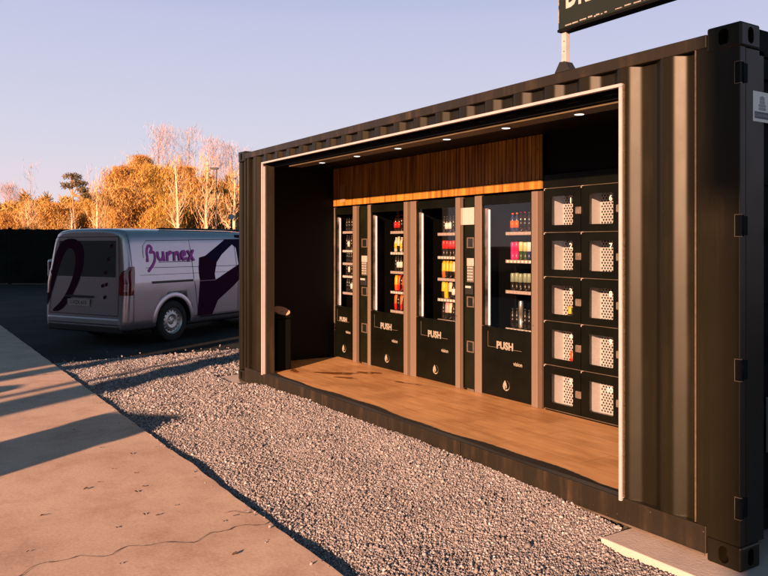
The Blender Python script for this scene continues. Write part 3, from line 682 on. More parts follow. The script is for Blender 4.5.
# ------------------------------------------------------------------ vending machines
FY = 1.215   # front plane of the machines
FZ = .166
ORD = ['first', 'second', 'third', 'fourth']
SHN = ['top', 'second', 'third', 'fourth', 'bottom']
def vending(idx, x0, x1, shelves, rows, tl, tr, label):
    W = x1 - x0; Ht = 1.985 - FZ
    root = empty('vending_machine', (x0, FY, FZ), 0, label, 'vending machine', 'vending machines in the container')
    def Q(name, bm, m, par=root, **k): return obj(name, bm, m, par, **k)
    dp = .86
    bm = B(); box(bm, .004, .03, .03, dp, .02, Ht); box(bm, W - .03, W - .004, .03, dp, .02, Ht); box(bm, .03, W - .03, dp - .03, dp, .02, Ht); box(bm, .03, W - .03, .03, dp - .03, Ht - .03, Ht); box(bm, .03, W - .03, .03, dp - .03, .02, .05)
    box(bm, .03, W - .03, .03, dp - .03, .55, .58)
    Q('cabinet', bm, M['inner'])
    # trims
    bm = B(); box(bm, 0, tl, -.004, .03, .0, Ht + .004, .003); Q('trim_column', bm, M['alu'] if tl > .03 else M['alu_dark'])
    bm = B(); box(bm, W - tr, W - tr * .40, -.004, .03, .0, Ht + .004, .003); Q('trim_column', bm, M['alu'])
    bm = B(); box(bm, W - tr * .34, W - .002, .003, .03, .0, Ht + .004, .003); Q('trim_column', bm, M['alu_brown'])
    bm = B(); box(bm, W - tr * .395, W - tr * .345, .012, .03, .0, Ht); Q('column_seal', bm, M['seal'])
    a, b_ = tl + .002, W - tr - .002
    gb, gt = .80 - FZ, 1.90 - FZ
    bm = B(); box(bm, a, b_, 0, .028, .012, gb - .006, .003); Q('lower_panel', bm, M['mblack'])
    bm = B(); box(bm, a, b_, 0, .028, gt, Ht, .003); box(bm, a, a + .012, .004, .028, gb, gt - .001); box(bm, b_ - .012, b_, .004, .028, gb, gt - .001)
    Q('door_frame', bm, M['mblack'])
    bm = B(); box(bm, a + .013, b_ - .013, .010, .014, gb - .004, gt - .001); Q('glass_pane', bm, M['glass'])
    # inner strip with mottled reflections painted into its colour, and LED tube
    bm = B(); box(bm, a + .012, a + .042, .030, .05, gb, gt - .03); Q('inner_strip', bm, M['mottled'])
    bm = B(); box(bm, a + .052, a + .070, .030, .046, gb, gt - .04, .004); Q('light_tube', bm, M['led'])
    # flap outline
    px0 = a + .10 * W; px1 = b_ - .14 * W
    bm = B(); box(bm, px0, px0 + .0035, -.002, -.0002, .455, .59); box(bm, px0, px1, -.002, -.0002, .450, .4535); f = Q('dispense_flap', bm, M['alu_dark'])
    mid = (a + b_) / 2
    sc = (b_ - a) / .64
    text('push_lettering', 'PUSH', .088 * max(.8, sc), (mid - .01, -.0012, .468 + .005), M['text'], f, depth=.0006, bold=.0042, spacing=1.04)
    text('maker_lettering', 'vision', .048, (b_ - .165 * sc, -.0012, .332), M['text'], root, depth=.0006, bold=.001)
    # emblem: a drop inside a crescent
    bm = B(); cx, cz, r = mid + .005, .128, .046
    pts = [(cx + r * math.cos(t), cz + r * math.sin(t)) for t in np.linspace(-1.9, 1.35, 14)] + [(cx + .012 + r * .72 * math.cos(t), cz + .004 + r * .80 * math.sin(t)) for t in np.linspace(1.2, -1.75, 14)]
    prism(bm, pts, 1, -.0016, -.0004)
    pts = [(cx - .012, cz + .046), (cx - .033, cz + .018), (cx - .040, cz - .010), (cx - .030, cz - .034), (cx - .013, cz - .042), (cx - .010, cz - .02), (cx - .016, cz), (cx - .004, cz - .006), (cx + .004, cz - .028), (cx + .012, cz - .01), (cx + .004, cz + .02)]
    prism(bm, pts, 1, -.0016, -.0004)
    Q('emblem', bm, M['text'])
    bm = B(); tube(bm, (W - tr * .8, -.004, .69), (W - tr * .8, -.012, .69), .008, n=12); Q('lock_cylinder', bm, M['steel'])
    # shelves
    sx0 = a + .095 if W > .75 else .05; sx1 = W - .035; sy = .205 if W > .75 else .085
    for k, z in enumerate(shelves):
        zz = z - FZ
        bm = B(); box(bm, sx0, sx1, sy, sy + .012, zz - .030, zz, .002); sh = Q('shelf', bm, M['shelf'])
        bm = B(); box(bm, sx0 + .005, sx1, sy + .013, sy + .5, zz - .006, zz - .002)
        obj('shelf_tray', bm, M['inner'], sh)
        bm = B(); npitch = 8
        xx = sx0 + .02
        while xx < sx1 - .01:
            box(bm, xx, xx + .022, sy - .002, sy - .0005, zz - .026, zz - .006); xx += .048
        obj('price_tag', bm, mat('tag%d%d' % (idx, k), (.80, .76, .74) if k % 2 else (.45, .36, .33), .5), sh)
        # spiral wires
        bm = B(); xx = sx0 + .055
        while xx < sx1 - .02:
            pr = None
            for i in range(26):
                t = i / 25 * 2 * PI * 1.6; pnt = Vector((xx + .028 * math.sin(t), sy + .03 + i * .006, zz + .028 - .028 * math.cos(t)))
                if pr is not None: tube(bm, pr, pnt, .0016, n=4, caps=False)
                pr = pnt
            xx += .078
        obj('spiral', bm, M['wire'], sh)
        row = list(rows[k]); row = row + [row[-1]] * (8 - len(row)); xx = sx0 + .030
        for j, kd in enumerate(row):
            if xx > sx1 - .02: break
            if kd:
                nm, lb, ct_ = KIND[kd]; o = bpy.data.objects.new(nm, product(kd)); COL.objects.link(o)
                o.location = (x0 + xx, FY + sy + .062 + random.uniform(-.004, .006), z + .0015); o.rotation_euler = (0, 0, random.uniform(-.25, .25)); o.scale = (.84, .84, 1.04 + random.uniform(-.02, .02))
                tag(o, '%s, %s shelf, %s vending machine from the left' % (lb, SHN[k], ORD[idx]), ct_, '%s on the %s shelf of the %s machine' % (lb, SHN[k], ORD[idx]))
            xx += .054
    # uprights behind the shelves
    bm = B(); box(bm, sx0 + .028, sx0 + .036, sy + .09, sy + .10, gb, gt - .1); Q('shelf_upright', bm, M['wire'])
    bm = B(); box(bm, sx0 - .085, sx0 - .035, .05, .056, .86 - .10, .885 - .10); Q('price_sticker', bm, M['white'])
    return root
d = 'dark_bottle'; gb_ = 'grey_bottle'
vending(0, -6.005, -5.425, [1.70, 1.474, 1.32, 1.165, .963],
        [[d, d, d, d], [d, gb_, d, d], [d, d, d, d], [d, gb_, d, d], [d, d, gb_, d]], .028, .125,
        'narrow black vending machine with dark bottles, first from the left')
vending(1, -5.225, -4.400, [1.69, 1.455, 1.24, 1.015, .80],
        [['redcap_bottle'] * 2 + ['cola_bottle'] * 4, ['milk_bottle', 'white_pack', 'milk_bottle', d, d], [d, gb_, gb_, d, d, d], ['orange_pack', 'red_pack', 'cola_bottle', 'red_pack', 'red_pack'], ['red_pack', 'cola_bottle', 'red_pack', d, d]], .06, .105,
        'black vending machine with red bottles and bags, second from the left')
vending(2, -4.385, -3.530, [1.66, 1.42, 1.195, .985, .77],
        [[d, gb_, gb_, d, d, d], ['red_can'] * 6, ['orange_pack', 'yellow_pack', 'yellow_pack', 'white_pack', 'yellow_carton'], ['yellow_pack', 'yellow_carton', 'white_pack', 'grey_bottle', 'pink_pack', d], [d, 'pink_pack', 'white_pack', d, d, d]], .10, .105,
        'black vending machine with a row of red cans, third from the left')
SHN = ['top', 'second', 'third', 'bottom']
vending(3, -3.350, -2.495, [1.655, 1.40, 1.12, .775],
        [['orange_bottle', 'orange_bottle', 'cola_bottle', 'cola_bottle', d, d], ['pink_can', 'pink_can', 'lime_can', 'lime_can', 'white_can', 'white_can'], ['sage_can'] * 6, [d, d, 'silver_can', d, d, d]], .095, .115,
        'black vending machine with pink and orange drinks, nearest the lockers')

def pay(x0, x1, label, notice):
    W = x1 - x0; Ht = 1.985 - FZ
    root = empty('payment_terminal', (x0, FY, FZ), 0, label, 'payment terminal', 'payment terminals between the vending machines')
    def Q(name, bm, m, par=root, **k): return obj(name, bm, m, par, **k)
    bm = B(); box(bm, .002, W - .002, .012, .6, .0, Ht, .003); Q('housing', bm, M['mgreen'])
    bm = B(); box(bm, .004, .016, .002, .0118, .02, Ht - .01); Q('edge_strip', bm, M['mblack'])
    def frame(z0, z1, xa=.055, xb=None, t=.010, m=M['steel']):
        xb = xb or W - .022
        bm = B(); box(bm, xa, xb, .004, .0115, z0, z0 + t, .001); box(bm, xa, xb, .004, .0115, z1 - t, z1, .001); box(bm, xa, xa + t, .004, .0115, z0 + t, z1 - t); box(bm, xb - t, xb, .004, .0115, z0 + t, z1 - t)
        return bm
    s = Q('display', (lambda b: (box(b, .066, W - .033, .009, .0118, 1.352, 1.428), b)[1])(B()), M['lcd'])
    obj('display_frame', frame(1.34, 1.44), M['steel'], s)
    bm = B(); box(bm, .055, W - .022, .003, .0115, 1.17, 1.245, .003); Q('coin_unit', bm, M['shelf'])
    bm = B(); box(bm, .055, W - .022, .005, .0115, 1.02, 1.165, .002); kp = Q('keypad', bm, M['steel'])
    bm = B()
    for i in range(3):
        for j in range(5):
            cx = .066 + i * (W - .10) / 2.6; cz = 1.036 + j * .028; box(bm, cx, cx + .017, .001, .0048, cz, cz + .017, .002)
    obj('key', bm, M['white'], kp)
    bm = B(); box(bm, .04, W - .03, -.004, .0115, .905, .99, .004); Q('card_reader', bm, M['plastic'])
    bm = B(); box(bm, .045, W - .05, -.0055, -.0042, .965, .985); Q('reader_label', bm, M['white'])
    s = Q('note_slot', (lambda b: (box(b, .066, W - .033, .009, .0118, .80, .875), b)[1])(B()), M['lcd'])
    obj('slot_frame', frame(.785, .885), M['steel'], s)
    s = Q('coin_return', (lambda b: (box(b, .066, W - .033, .009, .0118, .375, .455), b)[1])(B()), M['lcd'])
    obj('return_frame', frame(.362, .468), M['steel'], s)
    if notice:
        bm = B(); box(bm, -.03, W - .006, -.002, .001, 1.56, 1.72, .0005); n_ = Q('notice', bm, M['white'])
        bm = B(); box(bm, -.03, .0, -.0032, -.0022, 1.56, 1.72); obj('notice_edge', bm, M['text'], n_)
    bm = B(); box(bm, .06, W - .02, .005, .0112, .0, .02); Q('foot', bm, M['alu_dark'])
    return root
pay(-5.420, -5.228, 'narrow payment terminal between the first and second vending machines', False)
pay(-3.527, -3.353, 'narrow payment terminal with a white notice between third and fourth machines', True)

# ------------------------------------------------------------------ lockers
lx0, lz0 = -2.470, FZ + .02
lk = empty('locker_cabinet', (lx0, FY, FZ), 0, 'black locker cabinet of ten numbered doors with perforated white compartments', 'lockers')
cw = .395; pitch = .364; DY = .205
bm = B(); W = cw * 2 + .02
box(bm, 0, .012, .02, DY + .1, 0, 1.86); box(bm, W - .004, W + .012, .02, DY + .1, 0, 1.86); box(bm, .0125, W - .005, DY + .04, DY + .06, 0, 1.86); box(bm, 0, W + .012, .02, DY + .1, 1.861, 1.875)
box(bm, .0125, W - .005, .02, DY + .04, 0.0, .02)
for r_ in range(1, 6): box(bm, .0125, W - .005, .022, DY + .039, r_ * pitch + .012, r_ * pitch + .022)
box(bm, cw + .003, cw + .011, .022, DY + .039, .021, 1.84)
obj('carcass', bm, M['mblack'], lk)
bm = B(); box(bm, 0, W + .012, .0, .02, 1.842, 1.95, .002); obj('top_panel', bm, M['mblack'], lk)
bm = B()
for zz in (0, 1, 2, 3, 4, 5): box(bm, .01, W, .006, .012, zz * pitch + .0155, zz * pitch + .0195)
box(bm, .006, .009, .004, .012, .02, 1.84)
obj('edge_line', bm, M['alu_dark'], lk)
perf = None
for c_ in range(2):
    for r_ in range(5):
        num = c_ * 5 + r_ + 1
        ox = .008 + c_ * (cw + .004); oz = .022 + (4 - r_) * pitch
        dw, dh = cw - .004, pitch - .008
        wx0, wx1, wz0, wz1 = ox + .068, ox + .068 + (.243), oz + .055, oz + .055 + .235
        # door leaf with opening
        bm = B(); box(bm, ox, wx0, 0, .016, oz, oz + dh); box(bm, wx1, ox + dw, 0, .016, oz, oz + dh); box(bm, wx0, wx1, 0, .016, oz, wz0); box(bm, wx0, wx1, 0, .016, wz1, oz + dh)
        dr = obj('door', bm, M['mblack'], lk)
        rad = .014; cb = B()
        for (qx, qz, sx, sz) in ((wx0, wz0, 1, 1), (wx1, wz0, -1, 1), (wx0, wz1, 1, -1), (wx1, wz1, -1, -1)):
            pts = [(qx, qz)] + [(qx + sx * rad * (1 - math.cos(t)), qz + sz * rad * (1 - math.sin(t))) for t in np.linspace(0, PI / 2, 5)]
            prism(cb, pts, 1, .0005, .0155)
        obj('window_corner', cb, M['mblack'], dr)
        bm = B(); box(bm, wx0 - .004, wx1 + .004, .0165, .0195, wz0 - .004, wz1 + .004); obj('window', bm, M['glass'], dr)
        bm = B()
        for (sx_, sz_, w2, h2) in ((0, 0, .022, .004), (0, 0, .004, .018)): box(bm, ox + sx_ - .002, ox + sx_ + w2, -.004, -.0006, oz + dh - h2 + .004, oz + dh + .004)
        obj('door_pivot', bm, M['shelf'], dr)
        bm = B(); hx = ox + dw - .012
        box(bm, hx - .03, hx + .022, -.012, -.0008, (wz0 + wz1) / 2 - .035, (wz0 + wz1) / 2 + .022, .003); box(bm, hx - .028, hx + .0, -.016, -.0125, (wz0 + wz1) / 2 - .031, (wz0 + wz1) / 2 + .018)
        obj('latch', bm, M['steel'], dr)
        text('number', str(num), .060, (wx1 - .035 if num < 10 else wx1 - .045, .0135, wz1 - .043), M['number'], dr, depth=.0006, bold=.0012)
        # compartment lining
        ix0, ix1 = ox + .012, ox + dw - .008; iz0, iz1 = oz + .008, oz + dh - .012
        bm = B(); box(bm, ix0, ix0 + .003, .03, DY, iz0, iz1); box(bm, ix1 - .003, ix1, .03, DY, iz0, iz1); box(bm, ix0 + .003, ix1 - .003, .03, DY, iz0, iz0 + .003); box(bm, ix0 + .003, ix1 - .003, .03, DY, iz1 - .003, iz1); box(bm, ix0, ix1, DY, DY + .003, iz0, iz1)
        cp = obj('compartment', bm, M['lockwhite'], dr)
        # perforated inner panel set inside the compartment behind the glass, right part
        bm = B(); rr = 0; zz = iz0 + .02
        hx0 = ix0 + .02
        while zz < iz1 - .015:
            xx = hx0 + (.0145 if rr % 2 else 0)
            while xx < ix1 - .012:
                pts = [(xx + .0092 * math.cos(t), zz + .0092 * math.sin(t)) for t in np.linspace(0, 2 * PI, 7)[:-1]]
                bm.faces.new([bm.verts.new((p[0], DY - .0012, p[1])) for p in pts]); xx += .029
            zz += .0215; rr += 1
        obj('perforation', bm, M['hole'], cp, recalc=False)
def lock_item(kind, c_, r_, label, dx=.2, dy=.12, sc=1.0):
    nm, lb, ct_ = KIND[kind]; o = bpy.data.objects.new(nm, product(kind)); COL.objects.link(o)
    o.location = (lx0 + .008 + c_ * (cw + .004) + dx, FY + dy, FZ + .022 + (4 - r_) * pitch + .013); o.scale = (sc, sc, sc); tag(o, label, ct_)
lock_item('yellow_pack', 0, 2, 'yellow snack bag inside locker number 3', .15, .14, .62)
lock_item('red_pack', 0, 3, 'orange red snack bag inside locker number 4', .185, .13, .62)

# ------------------------------------------------------------------ waste bin in the shaded corner
bn = empty('waste_bin', (-5.50, .27, FZ), 0, 'slim black waste bin with a tan flap in the dark left corner', 'waste bin')
bm = B(); box(bm, -.07, .07, -.09, .09, 0, .56, .02); obj('body', bm, M['bin'], bn)
bm = B(); box(bm, -.075, .075, -.095, .095, .562, .60, .02); obj('rim', bm, M['bin'], bn)
bm = B(); prev = None
n = 12
ax_a = Vector((.055, .062, -.022)); ax_b = Vector((-.030, .030, .036)); fn = ax_a.cross(ax_b).normalized() * .006
A = []; C2 = []
for t in np.linspace(0, 2 * PI, 25)[:-1]:
    p = Vector((0, 0, .645)) + ax_a * math.cos(t) * 1.15 + ax_b * math.sin(t); A.append(bm.verts.new(p + fn)); C2.append(bm.verts.new(p - fn))
bm.faces.new(A[::-1]); bm.faces.new(C2)
for i in range(24): bm.faces.new([A[i], A[(i + 1) % 24], C2[(i + 1) % 24], C2[i]])
obj('flap', bm, M['flap'], bn)
bm = B(); tube(bm, (0, 0, .60), (0, 0, .64), .02, n=8); obj('hinge', bm, M['plastic'], bn)

# ------------------------------------------------------------------ sign on the roof
sg = empty('roof_sign', (-1.12, .03, 2.566), 0, 'dark rectangular sign board with white capitals on a pole above the container', 'sign')
bm = B(); box(bm, -.026, 2.0, -.034, .034, .252, .80, .003); pn = obj('panel', bm, M['sign'], sg)
text('lettering', 'DRINKS', .20, (.255, -.0352, .428), M['white'], pn, depth=.0008, bold=.006, spacing=1.05, xs=.62)
bm = B(); x = .03
while x < 1.95:
    l = random.uniform(.01, .055); z = .262 + random.uniform(-.003, .003)
    if random.random() < .75: box(bm, x, x + l, -.0358, -.0345, z, z + random.uniform(.004, .009))
    x += l + random.uniform(.002, .018)
z = .29
while z < .78:
    l = random.uniform(.02, .12); box(bm, -.0252, -.020, -.0358, -.0345, z, z + l); z += l + random.uniform(.005, .04)
obj('edge_tape_glints', bm, M['tape'], pn)  # reflections along the silver frame edge, drawn as pale broken dashes
bm = B(); box(bm, -.03, 2.004, -.038, .038, .236, .2515, .001); obj('bottom_frame', bm, M['black'], pn)
for xx in (0.0, 1.9):
    bm = B(); box(bm, xx - .017, xx + .017, -.017, .017, 0.02, .236, .002); po = obj('pole', bm, M['pole'], sg)
    bm = B()
    for zz in (.06, .12, .18): tube(bm, (xx + .004, -.018, zz), (xx + .004, -.0172, zz), .004, n=8)
    obj('pole_hole', bm, M['black'], po)
    bm = B(); prism(bm, [(xx - .06, 0), (xx + .06, 0), (xx + .025, .055), (xx - .02, .06)], 1, -.03, .03); obj('foot_bracket', bm, M['plastic'], po)

# ------------------------------------------------------------------ van
VG = -.08
def body_loft(prof, stations, nose=None):
    """prof: list of (halfwidth, z); stations: (s, wscale, zmax, wtopscale) -> bmesh; x forward, y left"""
    bm = B(); rings = []
    for (s, ws, zm, lean) in stations:
        ring = []
        H = prof[-1][1]
        for (hw, z) in prof:
            t = z / H; zz = z if z <= .62 else .62 + (z - .62) * (zm - .62) / (H - .62)
            ring.append((s + lean * max(0, (zz - .5)), hw, zz, ws))
        vs = [bm.verts.new((p[0], -(p[1] - (1 - p[3]) * .965), p[2])) for p in ring]
        vs += [bm.verts.new((p[0], (p[1] - (1 - p[3]) * .965), p[2])) for p in reversed(ring[:-1])] if abs(ring[-1][1]) < 1e-6 else [bm.verts.new((p[0], (p[1] - (1 - p[3]) * .965), p[2])) for p in reversed(ring)]
        rings.append(vs)
    n = len(rings[0])
    for A_, B_ in zip(rings, rings[1:]):
        for i in range(n):
            f = bm.faces.new([A_[i], A_[(i + 1) % n], B_[(i + 1) % n], B_[i]]); f.smooth = True
    return bm, rings
VPROF = [(.86, .24), (.945, .30), (.958, .42), (.962, .60), (.965, .85), (.962, 1.00), (.950, 1.055), (.945, 1.09), (.925, 1.25), (.895, 1.45), (.862, 1.62), (.835, 1.72), (.79, 1.80), (.70, 1.848), (.5, 1.872), (.25, 1.88)]
def hw_at(z, prof=VPROF):
    return float(np.interp(z, [p[1] for p in prof], [p[0] for p in prof]))
def rear_s(z): return .07 * max(0, z - .5)      # lean of the rear face
RCR = .13
VAN_ST = [(0.0, 1 - RCR * .965 / .965, 1.83, .07)]
def make_van(root, paint):
    R0 = RCR
    st = []
    for a in np.linspace(0, 90, 8):
        d = R0 * (1 - math.sin(R(a))); ins = R0 * (1 - math.cos(R(90 - a)))
        # s position and inset of the corner rounding
        st.append((R0 * (1 - math.cos(R(a))), (1 - (R0 * (1 - math.sin(R(a)))) / .965), 1.88 - .06 * (1 - math.sin(R(a))), .07))
    st += [(.3, 1, 1.885, .06), (.45, 1, 1.888, .045), (.6, 1, 1.89, .03), (.75, 1, 1.891, .015), (.9, 1, 1.892, .007), (1.05, 1, 1.893, 0), (1.2, 1, 1.893, 0), (1.35, 1, 1.893, 0), (1.5, 1, 1.893, 0), (1.8, 1, 1.893, 0), (2.2, 1, 1.893, 0), (2.7, 1, 1.89, 0), (3.1, 1, 1.88, 0)]
    st += [(3.55, 1, 1.86, 0), (4.0, .99, 1.55, 0), (4.35, .98, 1.20, 0), (4.7, .95, 1.08, 0), (4.95, .90, .98, 0), (5.08, .82, .84, 0), (5.13, .74, .74, 0)]
    bm, rings = body_loft(VPROF, st)
    # rear cap: close with face strips
    for ring, fl_ in ((rings[0], 1), (rings[-1], 0)):
        n = len(ring); h = n // 2
        for i in range(h - 1):
            q = [ring[i], ring[i + 1], ring[n - 2 - i], ring[n - 1 - i]]
            f = bm.faces.new(q if fl_ else q[::-1]); f.smooth = True
        if n % 2 == 0: pass
    # bottom closure between first and last points of each ring is made by the loft itself
    o = obj('body', bm, paint, root)
    cb = B()
    for s in (1.045, 4.245):
        for yy0, yy1 in ((-1.05, -.62), (.62, 1.05)):
            tube(cb, (s, yy0, .335), (s, yy1, .335), .395, n=40)
            box(cb, s - .39, s + .39, yy0, yy1, .1, .30)
    # two cutters as separate booleans to keep the solver happy
    cb2 = B()
    for s in (1.045, 4.245):
        for yy0, yy1 in ((-1.05, -.62), (.62, 1.05)): tube(cb2, (s, yy0, .345), (s, yy1, .345), .40, n=40)
    cb.free(); boolean(o, cb2)
    md = o.modifiers.new('wn', 'WEIGHTED_NORMAL'); md.weight = 60
    return o
vdir = R(118)
van = empty('delivery_van', (0, 0, 0), 0, 'silver panel van with purple ribbon graphics and lettering, parked behind the container', 'van')
P0 = Vector((-9.89, -.28, VG)); u = Vector((math.cos(vdir), math.sin(vdir), 0)); v_ = Vector((-u.y, u.x, 0))
van.location = P0 + v_ * .965; van.rotation_euler = (0, 0, vdir)
body = make_van(van, M['vanpaint'])
def wheel(root, s, side, name='wheel'):
    wr = empty('wheel', (s, side * .84, .345)); wr.parent = root
    yo = side
    bm = B(); prof = [(.335, -.09), (.342, -.05), (.342, .06), (.325, .088), (.26, .10), (.215, .095), (.215, -.09)]
    n = 40; rings = [[bm.verts.new((r * math.cos(2 * PI * i / n), yo * y, r * math.sin(2 * PI * i / n))) for i in range(n)] for r, y in prof]
    for A_, B_ in zip(rings, rings[1:] + rings[:1]):
        for i in range(n): f = bm.faces.new([A_[i], A_[(i + 1) % n], B_[(i + 1) % n], B_[i]]); f.smooth = True
    obj('tyre', bm, M['rubber'], wr)
    bm = B(); prof = [(.214, .094), (.205, .085), (.195, .045), (.16, .055), (.125, .072), (.105, .075), (.075, .045), (.06, .05), (.001, .055)]
    rings = [[bm.verts.new((r * math.cos(2 * PI * i / n), yo * y, r * math.sin(2 * PI * i / n))) for i in range(n)] for r, y in prof]
    for A_, B_ in zip(rings, rings[1:]):
        for i in range(n): f = bm.faces.new([A_[i], A_[(i + 1) % n], B_[(i + 1) % n], B_[i]]); f.smooth = True
    rm = obj('rim', bm, M['rim'], wr)
    for cnt, rad_, rr_, y0_, y1_ in ((16, .165, .013, .050, .0585), (5, .05, .009, .045, .058)):
        for i in range(cnt):
            a = 2 * PI * i / cnt; bm = B(); tube(bm, (rad_ * math.cos(a), yo * y0_, rad_ * math.sin(a)), (rad_ * math.cos(a), yo * y1_, rad_ * math.sin(a)), rr_, n=8)
            obj('rim_hole' if cnt == 16 else 'wheel_bolt', bm, M['plastic'], wr)
for s in (1.045, 4.245):
    for sd in (-1, 1): wheel(van, s, sd)
# dark wheel wells / underbody
bm = B(); box(bm, .12, 5.0, -.60, .60, .22, .9); obj('underbody', bm, M['plastic'], van)
for s in (1.045, 4.245):
    for sd in (-1, 1):
        bm = B(); n = 24; pr = None
        for i in range(n + 1):
            a = R(-5) + R(190) * i / n; c1 = Vector((s + .398 * math.cos(a), sd * .945, .345 + .398 * math.sin(a))); c2 = Vector((s + .398 * math.cos(a), sd * .60, .345 + .398 * math.sin(a)))
            q = (bm.verts.new(c1), bm.verts.new(c2))
            if pr: bm.faces.new([pr[0], q[0], q[1], pr[1]])
            pr = q
        obj('wheel_well', bm, M['plastic'], van)
# arch lips on the visible bodywork
def side_pt(s, z, off=.004, side=-1):
    """point on the side skin, s from the rear"""
    ins = 0; sl = s - rear_s(z)
    if sl < RCR: a = math.acos(max(-1, min(1, 1 - sl / RCR))); ins = RCR * (1 - math.sin(a))
    return Vector((s, side * (hw_at(z) - ins + off), z))
def side_strip(bm, pts, wd, off=.004, vertical=False, side=-1):
    pr = None
    for (s, z) in pts:
        a = side_pt(s, z - wd / 2, off, side) if not vertical else side_pt(s - wd / 2, z, off, side); b2 = side_pt(s, z + wd / 2, off, side) if not vertical else side_pt(s + wd / 2, z, off, side)
        q = (bm.verts.new(a), bm.verts.new(b2))
        if pr: bm.faces.new([pr[0], q[0], q[1], pr[1]])
        pr = q
lin = lambda a, b2, n: [(a[0] + (b2[0] - a[0]) * i / n, a[1] + (b2[1] - a[1]) * i / n) for i in range(n + 1)]
bm = B()
for sd in (-1, 1):
    bm = B(); pr = None
    for i in range(31):
        a = R(2) + R(176) * i / 30; r0, r1 = .40, .445
        p0 = side_pt(1.045 + r0 * math.cos(a), .345 + r0 * math.sin(a), .008, sd); p1 = side_pt(1.045 + r1 * math.cos(a), .345 + r1 * math.sin(a), .012, sd); p2 = side_pt(1.045 + .475 * math.cos(a), .345 + .475 * math.sin(a), .0, sd)
        q = [bm.verts.new(p) for p in (p0, p1, p2)]
        if pr:
            bm.faces.new([pr[0], q[0], q[1], pr[1]]).smooth = True; bm.faces.new([pr[1], q[1], q[2], pr[2]]).smooth = True
        pr = q
    obj('arch_lip', bm, M['vanpaint'], van)
# seams
bm = B()
side_strip(bm, lin((.45, 1.245), (3.4, 1.225), 12), .008)                              # panel crease
side_strip(bm, lin((.32, 1.13), (3.4, 1.12), 12), .006)
side_strip(bm, lin((1.50, 1.80), (1.52, 1.06), 10) + lin((1.52, 1.05), (1.62, .42), 6), .009, vertical=True)   # sliding door seam
side_strip(bm, lin((2.68, 1.80), (2.68, .42), 12), .009, vertical=True)
side_strip(bm, lin((.42, 1.40), (.43, 1.55), 3) + lin((.44, 1.60), (.52, 1.67), 3), .008, vertical=True)
side_strip(bm, lin((.52, 1.68), (3.4, 1.73), 12), .009)                                 # window outline
side_strip(bm, lin((.17, 1.78), (.17, .40), 14), .007, vertical=True)
obj('panel_seam', bm, mat('seam_dark', (.02, .018, .02), .7), van)
bm = B(); side_strip(bm, lin((.55, 1.005), (1.50, 1.005), 8), .038, .006); obj('door_rail', bm, M['plastic'], van)
bm = B(); side_strip(bm, lin((1.66, .33), (3.85, .33), 8), .09, .006); obj('sill_trim', bm, M['plastic'], van)
bm = B()
for yy in (-.66, .66): tube(bm, (1.0, yy, 1.885), (3.2, yy, 1.895), .016, n=8)
obj('roof_rail', bm, M['plastic'], van)
# decals: 2D shapes cut to the skin
def decal(name, polys, m, off=.0045, face='side', parent=van, cut=.05, wmat=None):
    bm = B()
    for pts in polys:
        vs = [bm.verts.new((p[0], 0, p[1])) for p in pts]; bm.faces.new(vs)
    zs = [v.co.z for v in bm.verts]; xs_ = [v.co.x for v in bm.verts]
    z = math.floor(min(zs) / cut) * cut
    while z < max(zs):
        bmesh.ops.bisect_plane(bm, geom=list(bm.verts) + list(bm.edges) + list(bm.faces), plane_co=(0, 0, z), plane_no=(0, 0, 1)); z += cut
    x = math.floor(min(xs_) / .1) * .1
    while x < max(xs_):
        bmesh.ops.bisect_plane(bm, geom=list(bm.verts) + list(bm.edges) + list(bm.faces), plane_co=(x, 0, 0), plane_no=(1, 0, 0)); x += .1
    bmesh.ops.triangulate(bm, faces=bm.faces)
    for v in bm.verts:
        if face == 'side': v.co = side_pt(v.co.x, v.co.z, off)
        else:
            y, z = v.co.x, v.co.z
            lim = hw_at(z) - RCR; ax = 0
            if abs(y) > lim: a = math.asin(min(1, (abs(y) - lim) / RCR)); ax = RCR * (1 - math.cos(a))
            v.co = Vector((rear_s(z) + ax - off, y, z))
    return obj(name, bm, m, parent)
def stroke_poly(pts, wd):
    out = []
    for (a, b2) in zip(pts, pts[1:]):
        a = Vector(a); b2 = Vector(b2); dd = (b2 - a).normalized(); nn = Vector((-dd.y, dd.x)) * wd / 2; e = dd * wd * .32
        out.append([tuple(a - e + nn), tuple(b2 + e + nn), tuple(b2 + e - nn), tuple(a - e - nn)])
    return out
# big ribbon on the side: outer loop
decal('ribbon_graphic', [[(1.86, 1.42), (2.62, 1.80), (2.95, 1.82), (3.12, 1.70), (2.72, 1.56), (2.62, 1.62), (2.30, 1.44), (2.14, 1.30)],
                         [(3.12, 1.70), (3.16, 1.36), (3.0, 1.16), (2.74, 1.25), (2.72, 1.56)]], M['decal2'])
decal('ribbon_graphic', [[(1.70, 1.39), (1.86, 1.42), (2.14, 1.30), (2.06, 1.10), (2.06, .99), (1.66, .99), (1.66, 1.20)]], M['decal'], .0048)
decal('ribbon_graphic', [[(1.66, .985), (2.06, .985), (2.74, 1.25), (3.0, 1.16), (2.55, .86), (2.12, .62), (1.98, .38), (1.60, .38)]], M['decal'], .005)
decal('ribbon_graphic', [[(2.9, .38), (3.4, .70), (3.4, .38)]], M['decal'], .005)
